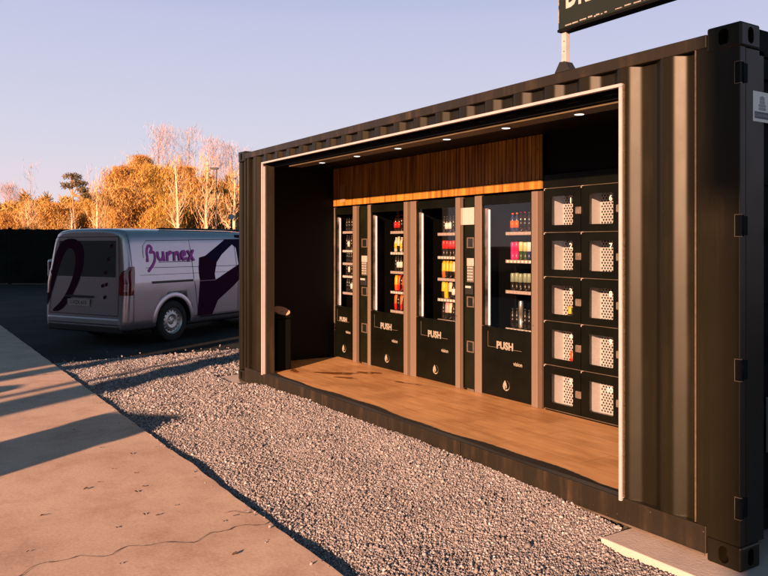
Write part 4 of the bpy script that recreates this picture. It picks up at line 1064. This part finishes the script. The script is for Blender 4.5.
# handwriting 'Burnex' (x grows towards the front, seen left to right)
sx, sz, k = .50, 1.36, .175
def W_(pts, ox): return [(sx + (p[0] + ox) * k, sz + p[1] * k) for p in pts]
strokes = [
    (W_([(0.05, .1), (0, .9), (.35, 1.45), (.75, 1.15), (.45, .75)], 0)), (W_([(.45, .75), (.95, .8), (1.0, .25), (.75, -.3), (.05, -.95)], 0)), (W_([(.0, .1), (.0, -.05)], 0)),
    (W_([(0, .75), (0, .2), (.3, 0), (.65, .25), (.7, .75)], 1.35)), (W_([(.7, .75), (.75, .0)], 1.35)),
    (W_([(0, .0), (.08, .8), (.15, .45), (.45, .8), (.62, .7)], 2.5)),
    (W_([(0, .0), (.08, .8), (.15, .45), (.45, .8), (.65, .6), (.68, .0)], 3.4)),
    (W_([(0, .4), (.55, .5), (.45, .85), (.1, .75), (0, .3), (.25, 0), (.65, .15)], 4.4)),
    (W_([(0, .85), (.65, -.05)], 5.35)), (W_([(.7, .9), (-.05, -.1)], 5.35))]
polys = []
def soften(p, closed=False, n=2):
    for _ in range(n):
        q = [] if closed else [p[0]]
        for a, b2 in (zip(p, p[1:] + p[:1]) if closed else zip(p, p[1:])):
            q += [(a[0] * .75 + b2[0] * .25, a[1] * .75 + b2[1] * .25), (a[0] * .25 + b2[0] * .75, a[1] * .25 + b2[1] * .75)]
        p = q if closed else q + [p[-1]]
    return p
for s_ in strokes: polys += stroke_poly(soften(s_) if len(s_) > 2 else s_, .046)
bm_all = []
lg = B()
def decal_many(name, polys, m, off):
    big = B()
    for i, pts in enumerate(polys):
        t = B(); vs = [t.verts.new((p[0], 0, p[1])) for p in pts]; t.faces.new(vs); bmesh.ops.subdivide_edges(t, edges=t.edges, cuts=1, use_grid_fill=True)
        for v in t.verts: v.co = side_pt(v.co.x, v.co.z, off + i * .00012)
        merge(big, t)
    return obj(name, big, m, van)
lg.free()
decal_many('logo_lettering', polys, M['logo'], .0042)
polys = []; x = .74
while x < 1.50:
    l = random.uniform(.012, .03); polys.append([(x, 1.325), (x + l, 1.325), (x + l, 1.338), (x, 1.338)]); x += l + .008
decal_many('small_lettering', polys, mat('faint_print', (.30, .22, .30), .5), .0042)
# rear: doors, seam, plate, lights
def rear_strip(pts, wd, m, name, off=.005):
    polys = []
    for (a, b2) in zip(pts, pts[1:]):
        a = Vector(a); b2 = Vector(b2); dd = (b2 - a).normalized(); nn = Vector((-dd.y, dd.x)) * wd / 2
        polys.append([tuple(a + nn), tuple(b2 + nn), tuple(b2 - nn), tuple(a - nn)])
    return decal(name, polys, m, off, 'rear')
# y: left of van positive => the right side of the van (y<0) is seen at the right
rear_strip([(-.72, 1.74), (-.78, 1.15), (-.80, .50), (.80, .50), (.78, 1.15), (.72, 1.74), (-.72, 1.74)], .010, M['plastic'], 'tailgate_seam')
decal('rear_window', [[(-.66, 1.68), (-.70, 1.10), (.70, 1.10), (.66, 1.68)]], mat('rear_panel_dark', (.025, .032, .034), .25, coat=.4), .004, 'rear')
rear_strip([(-.66, 1.095), (.66, 1.095)], .010, M['rim'], 'window_ledge')
decal('ribbon_graphic', [soften([(.92, .62), (.72, 1.62), (.40, 1.74), (.12, 1.66), (.02, 1.45), (.10, 1.05), (.45, .55), (.80, .50), (.50, .70), (.28, 1.05), (.22, 1.40), (.34, 1.58), (.52, 1.52), (.70, 1.05), (.86, .60)], True)], M['decal'], .007, 'rear')
decal('sticker_marks', [[(yy, zz), (yy - .06, zz + .02), (yy - .05, zz + .07), (yy + .01, zz + .05)] for yy, zz in ((-.55, 1.56), (-.50, 1.35), (-.45, 1.14), (-.48, .95), (-.40, .93), (-.46, .75))], M['decal'], .006, 'rear')
bm = B(); box(bm, rear_s(.62) - .014, rear_s(.62) - .006, -.16, .36, .63, .74, .002); pl = obj('number_plate', bm, mat('plate_white', (.36, .32, .30), .5), van)
me = text_mesh('1-VZK-610', .085, .0006, .001); me.transform(Matrix.Translation((rear_s(.62) - .0150, .10, .685)) @ Matrix.Rotation(R(-90), 4, 'Z') @ Matrix.Rotation(R(90), 4, 'X')); me.materials.clear(); me.materials.append(mat('plate_print', (.10, .02, .02), .5))
o = bpy.data.objects.new('plate_text', me); COL.objects.link(o); o.parent = pl
bm = B(); box(bm, rear_s(.8) - .03, rear_s(.8) + .02, -.22, .42, .765, .80, .006); obj('plate_light_bar', bm, M['plastic'], van)
bm = B(); box(bm, -.014, .12, -.84, .84, .335, .46, .03); obj('bumper', bm, M['vanpaint'], van)
bm = B(); box(bm, -.005, .10, -.84, .84, .22, .333, .02); obj('bumper_valance', bm, M['plastic'], van)
for sd in (-1, 1):
    # tail light wraps the corner
    bm = B(); rows_ = []
    for z, w0, w1 in ((.82, .13, .10), (.88, .14, .11), (1.00, .14, .12), (1.10, .13, .13), (1.18, .08, .135), (1.27, -.04, .13)):
        row = []
        for t in np.linspace(-w0, w1, 12):
            # t<0 towards rear centre, t>0 along side; corner arc length RCR*pi/2
            arc = RCR * PI / 2; lim = hw_at(z)
            tt = t + arc / 2
            if tt < 0: p = Vector((0, lim - RCR + tt, z))
            elif tt < arc: a = tt / RCR; p = Vector((RCR * (1 - math.cos(a)), lim - RCR + RCR * math.sin(a), z))
            else: p = Vector((RCR + tt - arc, lim, z))
            nrm = Vector((-1, 0, 0)) if tt < 0 else (Vector((0, 1, 0)) if tt > arc else Vector((-math.cos(tt / RCR), math.sin(tt / RCR), 0)))
            p = p + nrm * .012; p.x += rear_s(z); p.y *= sd; row.append(bm.verts.new(p))
        rows_.append(row)
    for a_, b2 in zip(rows_, rows_[1:]):
        for i in range(11):
            f = bm.faces.new([a_[i], a_[i + 1], b2[i + 1], b2[i]]); f.smooth = True
            f.material_index = 1 if (a_ is rows_[1] and 4 <= i <= 6) else 0
    obj('tail_light', bm, [M['tail'], M['tailw']], van)
# cab glass and mirrors (front of the van)
bm = B()
for sd in (-1, 1):
    vs = [side_pt(s, z, .004, sd) for s, z in ((3.0, 1.12), (3.85, 1.12), (3.55, 1.60), (3.0, 1.66))]
    bm.faces.new([bm.verts.new(p) for p in vs])
obj('cab_window', bm, M['autoglass'], van)
for sd in (-1, 1):
    bm = B(); box(bm, 3.78, 3.90, sd * 1.0 - .10 * (sd < 0) , sd * 1.0 + .10 * (sd > 0) + .10 * (sd < 0), 1.10, 1.34, .03); obj('door_mirror', bm, M['plastic'], van)

# ------------------------------------------------------------------ car beyond the van (only its mirror shows)
cz = -.08
pc = spot(113, 14.6, cz); hd = math.atan2(RT.y, RT.x) - R(90) + R(-24)
car = empty('parked_car', pc, 0, 'dark car almost hidden behind the silver van with only its door mirror showing', 'car')
dirv = (pc - CAM); dirv.z = 0; car.rotation_euler = (0, 0, math.atan2(dirv.y, dirv.x) + R(5))
CP = [(.70, .22), (.84, .30), (.87, .50), (.87, .72), (.85, .88), (.78, 1.05), (.70, 1.25), (.62, 1.38), (.45, 1.43), (.2, 1.45)]
bm, rings = body_loft(CP, [(0, .92, .80, 0), (.12, .99, .92, 0), (.5, 1, 1.05, 0), (.9, 1, 1.36, 0), (1.5, 1, 1.45, 0), (2.3, 1, 1.43, 0), (2.9, 1, 1.05, 0), (3.4, 1, .95, 0), (3.9, .98, .85, 0), (4.05, .9, .70, 0)])
for ring, fl_ in ((rings[0], 1), (rings[-1], 0)):
    n = len(ring); h = n // 2
    for i in range(h - 1):
        q = [ring[i], ring[i + 1], ring[n - 2 - i], ring[n - 1 - i]]; bm.faces.new(q if fl_ else q[::-1])
o = obj('body', bm, M['carpaint'], car)
cb = B()
for s in (.75, 3.25):
    for y0_, y1_ in ((-.95, -.55), (.55, .95)): tube(cb, (s, y0_, .30), (s, y1_, .30), .34, n=32)
boolean(o, cb)
for s in (.75, 3.25):
    for sd in (-1, 1):
        bm = B(); tube(bm, (s, sd * .62, .30), (s, sd * .84, .30), .30, n=28); wv = obj('wheel', bm, M['rubber'], car)
        bm = B(); tube(bm, (s, sd * .841, .30), (s, sd * .85, .30), .19, n=24); obj('rim', bm, M['rim'], wv)
bm = B()
for sd in (-1, 1):
    bm.faces.new([bm.verts.new(p) for p in ((1.0, sd * .795, 1.03), (2.5, sd * .795, 1.03), (2.2, sd * .71, 1.27), (1.2, sd * .71, 1.27))])
obj('side_window', bm, M['autoglass'], car)
for sd in (-1, 1):
    mr = empty('door_mirror', (2.35, sd * 1.0, 1.10)); mr.parent = car
    bm = B(); t = B(); box(t, -.06, .10, -.13, .13, -.20, .20, .05); merge(bm, t); obj('mirror_shell', bm, M['vanpaint'], mr)
    bm = B(); box(bm, -.075, -.061, -.095, .095, -.17, .15, .004); obj('mirror_glass', bm, M['autoglass'], mr)
    bm = B(); tube(bm, (.03, -sd * .10, -.18), (.03, -sd * .22, -.22), .03, n=8); obj('mirror_arm', bm, M['plastic'], mr)

# ------------------------------------------------------------------ fence beyond the car park
fc = empty('board_fence', (0, 0, -.08), 0, 'long tall black board fence along the far side of the car park', 'fence')
A0 = spot(-140, 30.5); A1 = spot(900, 31.5); dv = (A1 - A0); Lf = dv.length; dv.normalize(); fc.location = (A0.x, A0.y, -.08); fc.rotation_euler = (0, 0, math.atan2(dv.y, dv.x))
nP = int(Lf / 3)
for i in range(nP):
    bm = B(); x = i * 3 + .06
    while x < i * 3 + 2.9:
        box(bm, x, x + .145, 0, .022, .03, 2.24 + random.uniform(-.015, .015)); x += .148
    box(bm, i * 3 + .05, i * 3 + 2.97, .023, .06, .4, .48); box(bm, i * 3 + .05, i * 3 + 2.97, .023, .06, 1.8, 1.88)
    obj('fence_panel', bm, M['fence'], fc)
    bm = B(); box(bm, i * 3 - .05, i * 3 + .05, -.02, .08, 0, 2.30); obj('fence_post', bm, M['fence'], fc)

# ------------------------------------------------------------------ trees
M['pale_bark'] = mat('pale_bark', (.66, .48, .33), .85, noise=.2, nscale=3)
M['warm_bark'] = mat('warm_bark', (.36, .20, .09), .9, noise=.3, nscale=3)
M['twig'] = attr_mat('twigs', .85, .2)
def rot_about(v, ax, a):
    return v * math.cos(a) + ax.cross(v) * math.sin(a) + ax * ax.dot(v) * (1 - math.cos(a))
def tree(name, base, H, lean, spread, seed, bark, cols, ntw, twl, twr, label, cat='tree', group=None, trunk_r=.16, clear=.25, up=.75, leafy=0, tip=None, crown=True, fork=0, flat=None):
    rr = random.Random(seed); root = empty(name, (base.x, base.y, -.08), 0, label, cat, group)
    bm = B(); tips = []
    def grow(p, d, L, r, lev):
        seg = 4 if lev == 0 else 3; q = p; dd = d.copy(); pts = [(p, r)]
        for i in range(seg):
            dd = (dd + Vector((rr.uniform(-1, 1), rr.uniform(-1, 1), rr.uniform(-.3, .5))) * (.05 if lev == 0 else .16)).normalized()
            q2 = q + dd * L / seg; r2 = r * (1 - .75 * (i + 1) / seg) if lev > 0 else r * (1 - .8 * (i + 1) / seg)
            tube(bm, q, q2, max(.012, r * (1 - .75 * i / seg) if lev else r * (1 - .8 * i / seg)), max(.01, r2), n=6 if lev == 0 else 4, caps=False); q = q2; pts.append((q, r2))
        return pts
    trunks = [Vector((lean, 0, 1)).normalized()]
    if fork: trunks.append(Vector((lean - .35, .1, 1)).normalized())
    for tk in trunks:
        pts = grow(Vector((0, 0, 0)), tk, H * .96, trunk_r, 0)
        P_ = [p for p, r in pts]
        nb = int(spread[1])
        for i in range(nb):
            t = clear + (1 - clear) * (i + rr.random()) / nb; f = t * (len(P_) - 1); k = min(int(f), len(P_) - 2); o_ = P_[k].lerp(P_[k + 1], f - k)
            a = rr.uniform(0, 2 * PI); out = Vector((math.cos(a), math.sin(a), 0)); d_ = (out + Vector((0, 0, up * rr.uniform(.6, 1.5)))).normalized()
            L = spread[0] * H * rr.uniform(.6, 1.1) * (1.1 - .75 * (t - clear) / (1 - clear))
            bp_ = grow(o_, d_, L, trunk_r * .38 * (1.1 - t), 1)
            for (pp, r_) in bp_[1:]:
                tips.append(pp)
                for _ in range(2):
                    a2 = rr.uniform(0, 2 * PI); d2 = (d_ + Vector((math.cos(a2), math.sin(a2), rr.uniform(-.2, .7))) * .7).normalized()
                    e = grow(pp, d2, L * .42 * rr.uniform(.6, 1.2), r_ * .7 + .006, 2); tips += [e[-1][0], e[-2][0]]
    obj('trunk', bm, bark, root, recalc=False)
    if not crown: return root
    rng = np.random.default_rng(seed); T_ = np.array([tuple(t) for t in tips])
    c = T_[rng.integers(0, len(T_), ntw)] + rng.normal(size=(ntw, 3)) * np.array([.35, .35, .35]) * max(H / 10, .95 if ntw > 5000 else .1)
    hi = c[:, 2] > H; c[hi, 2] = H * rng.uniform(.45, .97, hi.sum()); c[:, 2] = np.maximum(c[:, 2], .3)
    d = rng.normal(size=(ntw, 3)); d[:, 2] = np.abs(d[:, 2]) + up; 
    if leafy: d = rng.normal(size=(ntw, 3))
    d /= np.linalg.norm(d, axis=1)[:, None]; L = twl * rng.uniform(.5, 1.3, (ntw, 1)); s = np.cross(d, rng.normal(size=(ntw, 3))); s /= np.linalg.norm(s, axis=1)[:, None]; s *= twr * rng.uniform(.6, 1.4, (ntw, 1))
    V = np.stack([c - s, c + s, c + d * L + s * (.8 if leafy else .15), c + d * L - s * (.8 if leafy else .15)], 1).reshape(-1, 3)
    F = np.arange(ntw * 4).reshape(-1, 4); cc = np.array(cols)
    clump = (np.sin(c[:, 0] * 2.3 + seed) + np.sin(c[:, 1] * 2.9) + np.sin(c[:, 2] * 2.1 + seed * 2)) / 3
    idx = np.clip(((clump + 1) / 2 * len(cc) + rng.normal(size=ntw) * .7).astype(int), 0, len(cc) - 1)
    t = cc[idx] * rng.uniform(.8, 1.2, (ntw, 1))
    raw('crown', V, F, M['twig'], root, tint=np.repeat(t, 4, 0))
    return root
OR = [(.30, .15, .05), (.44, .24, .07), (.52, .31, .10), (.46, .30, .14)]
OC = [(.28, .17, .05), (.42, .25, .06), (.52, .31, .08), (.42, .21, .06)]
PK = [(.60, .36, .19), (.66, .42, .24), (.50, .28, .13)]
MV = [(.40, .29, .31), (.46, .34, .36)]
def top(y, Z): return 1.54 + (244.3 - y) * Z / 751.68 + .08
G1 = 'pale bare trees in front of the orange thicket'
# pale bare front row
front = [(28, 205, 47, .04, 'pale bare tree standing alone near the left edge', .30, 0, 9), (98, 182, 46, 0, 'slender pale bare tree just right of the dark pine', .17, 0, 12),
         (178, 158, 48, 0, 'tall pale bare tree above the middle of the van roof', .22, 0, 15), (206, 157, 47, .01, 'tall pale bare tree above the big ribbon graphic of the van', .24, 0, 15),
         (235, 170, 46, -.02, 'pale bare tree touching the left edge of the container', .22, 0, 14), (72, 208, 49, .05, 'leaning pale double trunk below the dark pine crown', .10, 1, 4)]
for i, (px, ty, Z, ln, lab, sp_, fk, nb) in enumerate(front):
    tree('bare_tree', spot(px, Z), top(ty, Z), ln, (sp_, nb), 11 + i, M['pale_bark'], PK, 420 if nb > 5 else 120, .6, .014, lab, 'tree', G1, trunk_r=.17 if i != 1 else .14, clear=.38 if i == 0 else .22, up=1.5, fork=fk)
# orange lit thicket trees behind
th = [(12, 214, 58, .42), (38, 203, 60, .45), (58, 206, 58, .42), (80, 204, 62, .42), (106, 196, 60, .4), (124, 168, 58, .36), (143, 158, 61, .36), (160, 166, 57, .34), (186, 168, 62, .36), (200, 180, 57, .36), (222, 190, 60, .36), (244, 185, 62, .36), (128, 190, 55, .4), (168, 196, 54, .4)]
TL = ['low rounded orange tree at the far left edge', 'rounded ochre tree behind the lone pale tree', 'rounded ochre tree left of the pine', 'orange tree directly below the dark pine crown', 'orange tree right of the slender pale tree',
      'tall orange tree rising above the left of the van roof', 'tallest full orange tree above the van logo', 'wide orange tree right of the tallest one', 'orange tree between the two tall pale trees', 'ochre tree behind the second tall pale tree', 'low orange tree near the container edge', 'orange tree partly behind the container', 'lower ochre tree in front of the tall orange one', 'lower orange tree above the van side']
for i, ((px, ty, Z, sp_), lab) in enumerate(zip(th, TL)):
    tree('orange_tree', spot(px, Z), top(ty, Z), 0, (sp_, 13), 40 + i, M['warm_bark'], OC if i % 3 == 1 else OR, 21000, .27, .020, lab, 'tree', 'orange sunlit trees beyond the fence', trunk_r=.14, clear=.12, up=.8)
# mauve hazy bare trees further back
for i, (px, ty, Z) in enumerate([(158, 128, 84), (186, 131, 86), (212, 140, 82), (234, 146, 84), (4, 186, 88), (30, 158, 90), (96, 166, 90)]):
    lab = ['tall faint mauve bare tree crown left of the highest point', 'faint mauve bare crown above the two pale trees', 'faint mauve bare crown sloping down to the right', 'faint mauve bare crown beside the container top',
           'faint mauve bare crown at the far left edge', 'thin wispy mauve crown above the lone pale tree', 'thin wispy crown above the slender pale tree'][i]
    tree('bare_tree', spot(px, Z), top(ty, Z), 0, (.34 if i < 5 else .12, 13 if i < 5 else 6), 80 + i, mat('grey_bark%d' % i, (.34, .27, .26), .9), MV, 1500 if i < 5 else 120, .8, .012, lab, 'tree', 'faint mauve trees in the distance', trunk_r=.16 if i < 5 else .06, clear=.35, up=1.3)
# the pine with a leaning dark crown
def pine():
    b0 = spot(74, 52); H = top(172, 52); root = empty('pine_tree', (b0.x, b0.y, -.08), 0, 'pine with a small dark crown leaning above the orange trees', 'tree')
    bm = B(); r2 = RT
    pts = [Vector((0, 0, 0)), Vector((0, 0, H * .4)) + r2 * .1, Vector((0, 0, H * .75)) - r2 * .1, Vector((0, 0, H * .97)) - r2 * .2]
    for a, b_, r_ in zip(pts, pts[1:], (.09, .075, .06)): tube(bm, a, b_, r_, r_ * .8, n=6, caps=False)
    lobes = [(-.1, H - .35, .65, .30), (.35, H - .8, .6, .26), (-.45, H - .95, .45, .28), (1.0, H - 1.55, .55, .30), (1.45, H - 1.85, .35, .18), (.65, H - 1.25, .45, .2)]
    for lx, lz, a, b_ in lobes: tube(bm, pts[2], Vector((0, 0, lz)) + r2 * lx, .05, .02, n=5, caps=False)
    obj('trunk', bm, M['warm_bark'], root, recalc=False)
    rng = np.random.default_rng(5); cs = []; 
    for k, (lx, lz, a, b_) in enumerate(lobes):
        n = int(700 * a); g_ = rng.normal(size=(n, 3)); g_ /= np.linalg.norm(g_, axis=1)[:, None]; g_ *= rng.random((n, 1)) ** .4
        g_ *= np.array([1, 1, 1]); base = np.array([r2.x * lx, r2.y * lx, lz]); cs.append(base + g_ * np.array([a, a, b_]))
    c = np.concatenate(cs); n = len(c); keep = np.sin(c[:, 0] * 6) + np.sin(c[:, 2] * 8) + np.sin(c[:, 1] * 6) > -1.0; c = c[keep]; n = len(c)
    d = rng.normal(size=(n, 3)); d /= np.linalg.norm(d, axis=1)[:, None]; s = np.cross(d, rng.normal(size=(n, 3))); s /= np.linalg.norm(s, axis=1)[:, None]
    L = .16 * rng.uniform(.5, 1.3, (n, 1)); s *= .03
    V = np.stack([c - s, c + s, c + d * L + s * .5, c + d * L - s * .5], 1).reshape(-1, 3)
    t = np.array([(.07, .065, .035), (.13, .10, .055), (.20, .14, .08)])[rng.integers(0, 3, n)]
    raw('crown', V, np.arange(n * 4).reshape(-1, 4), M['twig'], root, tint=np.repeat(t, 4, 0))
pine()
# distant undergrowth as one mass
rng = np.random.default_rng(9); n = 60000
px = rng.uniform(-80, 262, n); Z = rng.uniform(63, 70, n)
ht = np.interp(px, [-80, 0, 20, 60, 110, 122, 150, 200, 262], [5.0, 4.2, 5.2, 4.9, 5.6, 7.2, 7.8, 7.2, 6.0]) + .5 * np.sin(px * .31) + .3 * np.sin(px * .83)
zz = rng.random(n) ** .8 * ht
base = np.array(CAM)[None] + np.array(FW)[None] * Z[:, None] + np.array(RT)[None] * ((px - 384) / 751.68 * Z)[:, None]; c = base.copy(); c[:, 2] = zz
d = rng.normal(size=(n, 3)); d[:, 2] = np.abs(d[:, 2]) + .4; d /= np.linalg.norm(d, axis=1)[:, None]; s = np.cross(d, rng.normal(size=(n, 3))); s /= np.linalg.norm(s, axis=1)[:, None]
V = np.stack([c - s * .05, c + s * .05, c + d * .6 + s * .02, c + d * .6 - s * .02], 1).reshape(-1, 3)
cl = np.sin(px * .22) + np.sin(zz * 1.6 + px * .11) + np.sin(px * .6 + zz)
cc = np.array([(.18, .11, .04), (.30, .17, .05), (.40, .23, .07), (.42, .28, .10)]); idx = np.clip(((cl + 3) / 6 * 4 + rng.normal(size=n) * .6).astype(int), 0, 3)
tag(raw('undergrowth', V, np.arange(n * 4).reshape(-1, 4), M['twig'], tint=np.repeat(cc[idx] * rng.uniform(.8, 1.2, (n, 1)), 4, 0)), 'dense orange brown thicket filling the space behind the trees', 'undergrowth', kind='stuff')

# distant street lamp and small white road sign
p = spot(216.5, 44, -.08); lp = empty('street_lamp', p, 0, 'thin dark street lamp whose head shows above the orange trees', 'street lamp'); H = top(169, 44)
bm = B(); tube(bm, (0, 0, 0), (0, 0, H), .03, .02, n=8); obj('pole', bm, M['plastic'], lp)
bm = B(); q = RT * -.45; t = B(); box(t, -.12, .35, -.09, .09, H - .02, H + .09, .03); merge(bm, t, Matrix.Rotation(math.atan2(q.y, q.x), 4, 'Z')); obj('lamp_head', bm, M['plastic'], lp)
p = spot(231.5, 33.5, -.08); rs = empty('road_sign', p, 0, 'small round white road sign on a dark post beyond the fence', 'road sign')
bm = B(); tube(bm, (0, 0, 0), (0, 0, 2.95), .035, n=8); obj('post', bm, M['plastic'], rs)
bm = B(); aa = math.atan2(FW.y, FW.x); t = B(); tube(t, (-.05, 0, 2.85), (-.03, 0, 2.85), .13, n=20); merge(bm, t, Matrix.Rotation(aa, 4, 'Z')); obj('disc', bm, M['white'], rs)

# ------------------------------------------------------------------ surroundings behind the viewpoint (unseen, placed to cast the shade)
def building(c0, c1, a, h, depth, label):
    p = shade_pos((c0 + c1) / 2, a - depth / 2); W = c1 - c0
    root = empty('shade_building', (p.x, p.y, -.08), R(AZ), label, 'building')
    bm = B(); box(bm, -W / 2, W / 2, -depth / 2, depth / 2, 0, h); wl = obj('wall', bm, M['brick'], root)
    bm = B(); box(bm, -W / 2 - .15, W / 2 + .15, -depth / 2 - .15, depth / 2 + .15, h, h + .2); obj('roof', bm, M['plastic'], root)
    x = -W / 2 + 1
    while x < W / 2 - 1.6:
        z = 1
        while z < h - 1.8:
            bm = B(); box(bm, x, x + 1.2, depth / 2 + .002, depth / 2 + .05, z, z + 1.4); wd = obj('window', bm, M['autoglass'], root); z += 2.9
        x += 2.6
building(-42, -7.95, -9, 11, 8, 'unseen tall dark building placed behind the viewpoint to shade the van')  # out of view, sized and moved close to darken van and asphalt
building(-.03, 11, -14, 6.3, 6, 'unseen lower dark building added behind the viewpoint to shade the container end')  # box added out of view to keep sun off the door end
# unseen bin shape, added to cast the wedge of shadow across the path
p = shade_pos(-4.83, -4.1); lb = empty('shadow_bin', (p.x, p.y, 0), R(AZ + 12), 'unseen wide green bin shape added left of the viewpoint to shadow the path', 'litter bin')
bm = B(); box(bm, -.35, .35, -.24, .24, 0.02, 1.03, .03); obj('body', bm, M['green_bin'], lb)
bm = B(); box(bm, -.37, .37, -.26, .26, 1.032, 1.17, .04); obj('lid', bm, M['plastic'], lb)
for i, (c, a, r_, h, lab) in enumerate([(-6.72, -13, .07, 7.5, 'thin steel lamp post behind the viewpoint'), (-7.58, -13, .08, 8, 'thicker steel lamp post near the tall building')]):
    p = shade_pos(c, a); t_ = empty('lamp_post', (p.x, p.y, -.02), 0, lab, 'lamp post')
    bm = B(); tube(bm, (0, 0, 0), (0, 0, h), r_, r_ * .8); obj('pole', bm, M['plastic'], t_)
    bm = B(); box(bm, -.1, .5, -.08, .08, h, h + .1, .02); obj('lamp_head', bm, M['plastic'], t_)
def shade_tree(c, a, H, seed, r_, lab, ntw):
    b0 = shade_pos(c, a)
    tree('bare_tree', b0, H, 0, (.22, 10), seed, M['bark'], [(.10, .06, .03), (.14, .08, .04)], ntw, .5, .02, lab, 'tree', None, trunk_r=r_, clear=.35, up=.9)
shade_tree(-6.12, -11, 14, 201, .34, 'bare tree with a stout trunk behind the viewpoint', 900)
shade_tree(-7.75, -10, 12, 202, .22, 'smaller bare tree near the tall building', 1500)
p = shade_pos(-7.12, -3.2); bo = empty('shadow_bollard', (p.x, p.y, 0), 0, 'unseen stout bollard shape added left of the viewpoint to shadow the path', 'bollard')  # added out of view for the short dark band on the path
bm = B(); lathe(bm, [(.20, 0), (.19, 1.0), (.16, 1.08), (.05, 1.12)], n=20); obj('post', bm, M['pad'], bo)
bm = B(); lathe(bm, [(.194, .80), (.194, .90)], n=20); obj('band', bm, M['plastic'], bo)
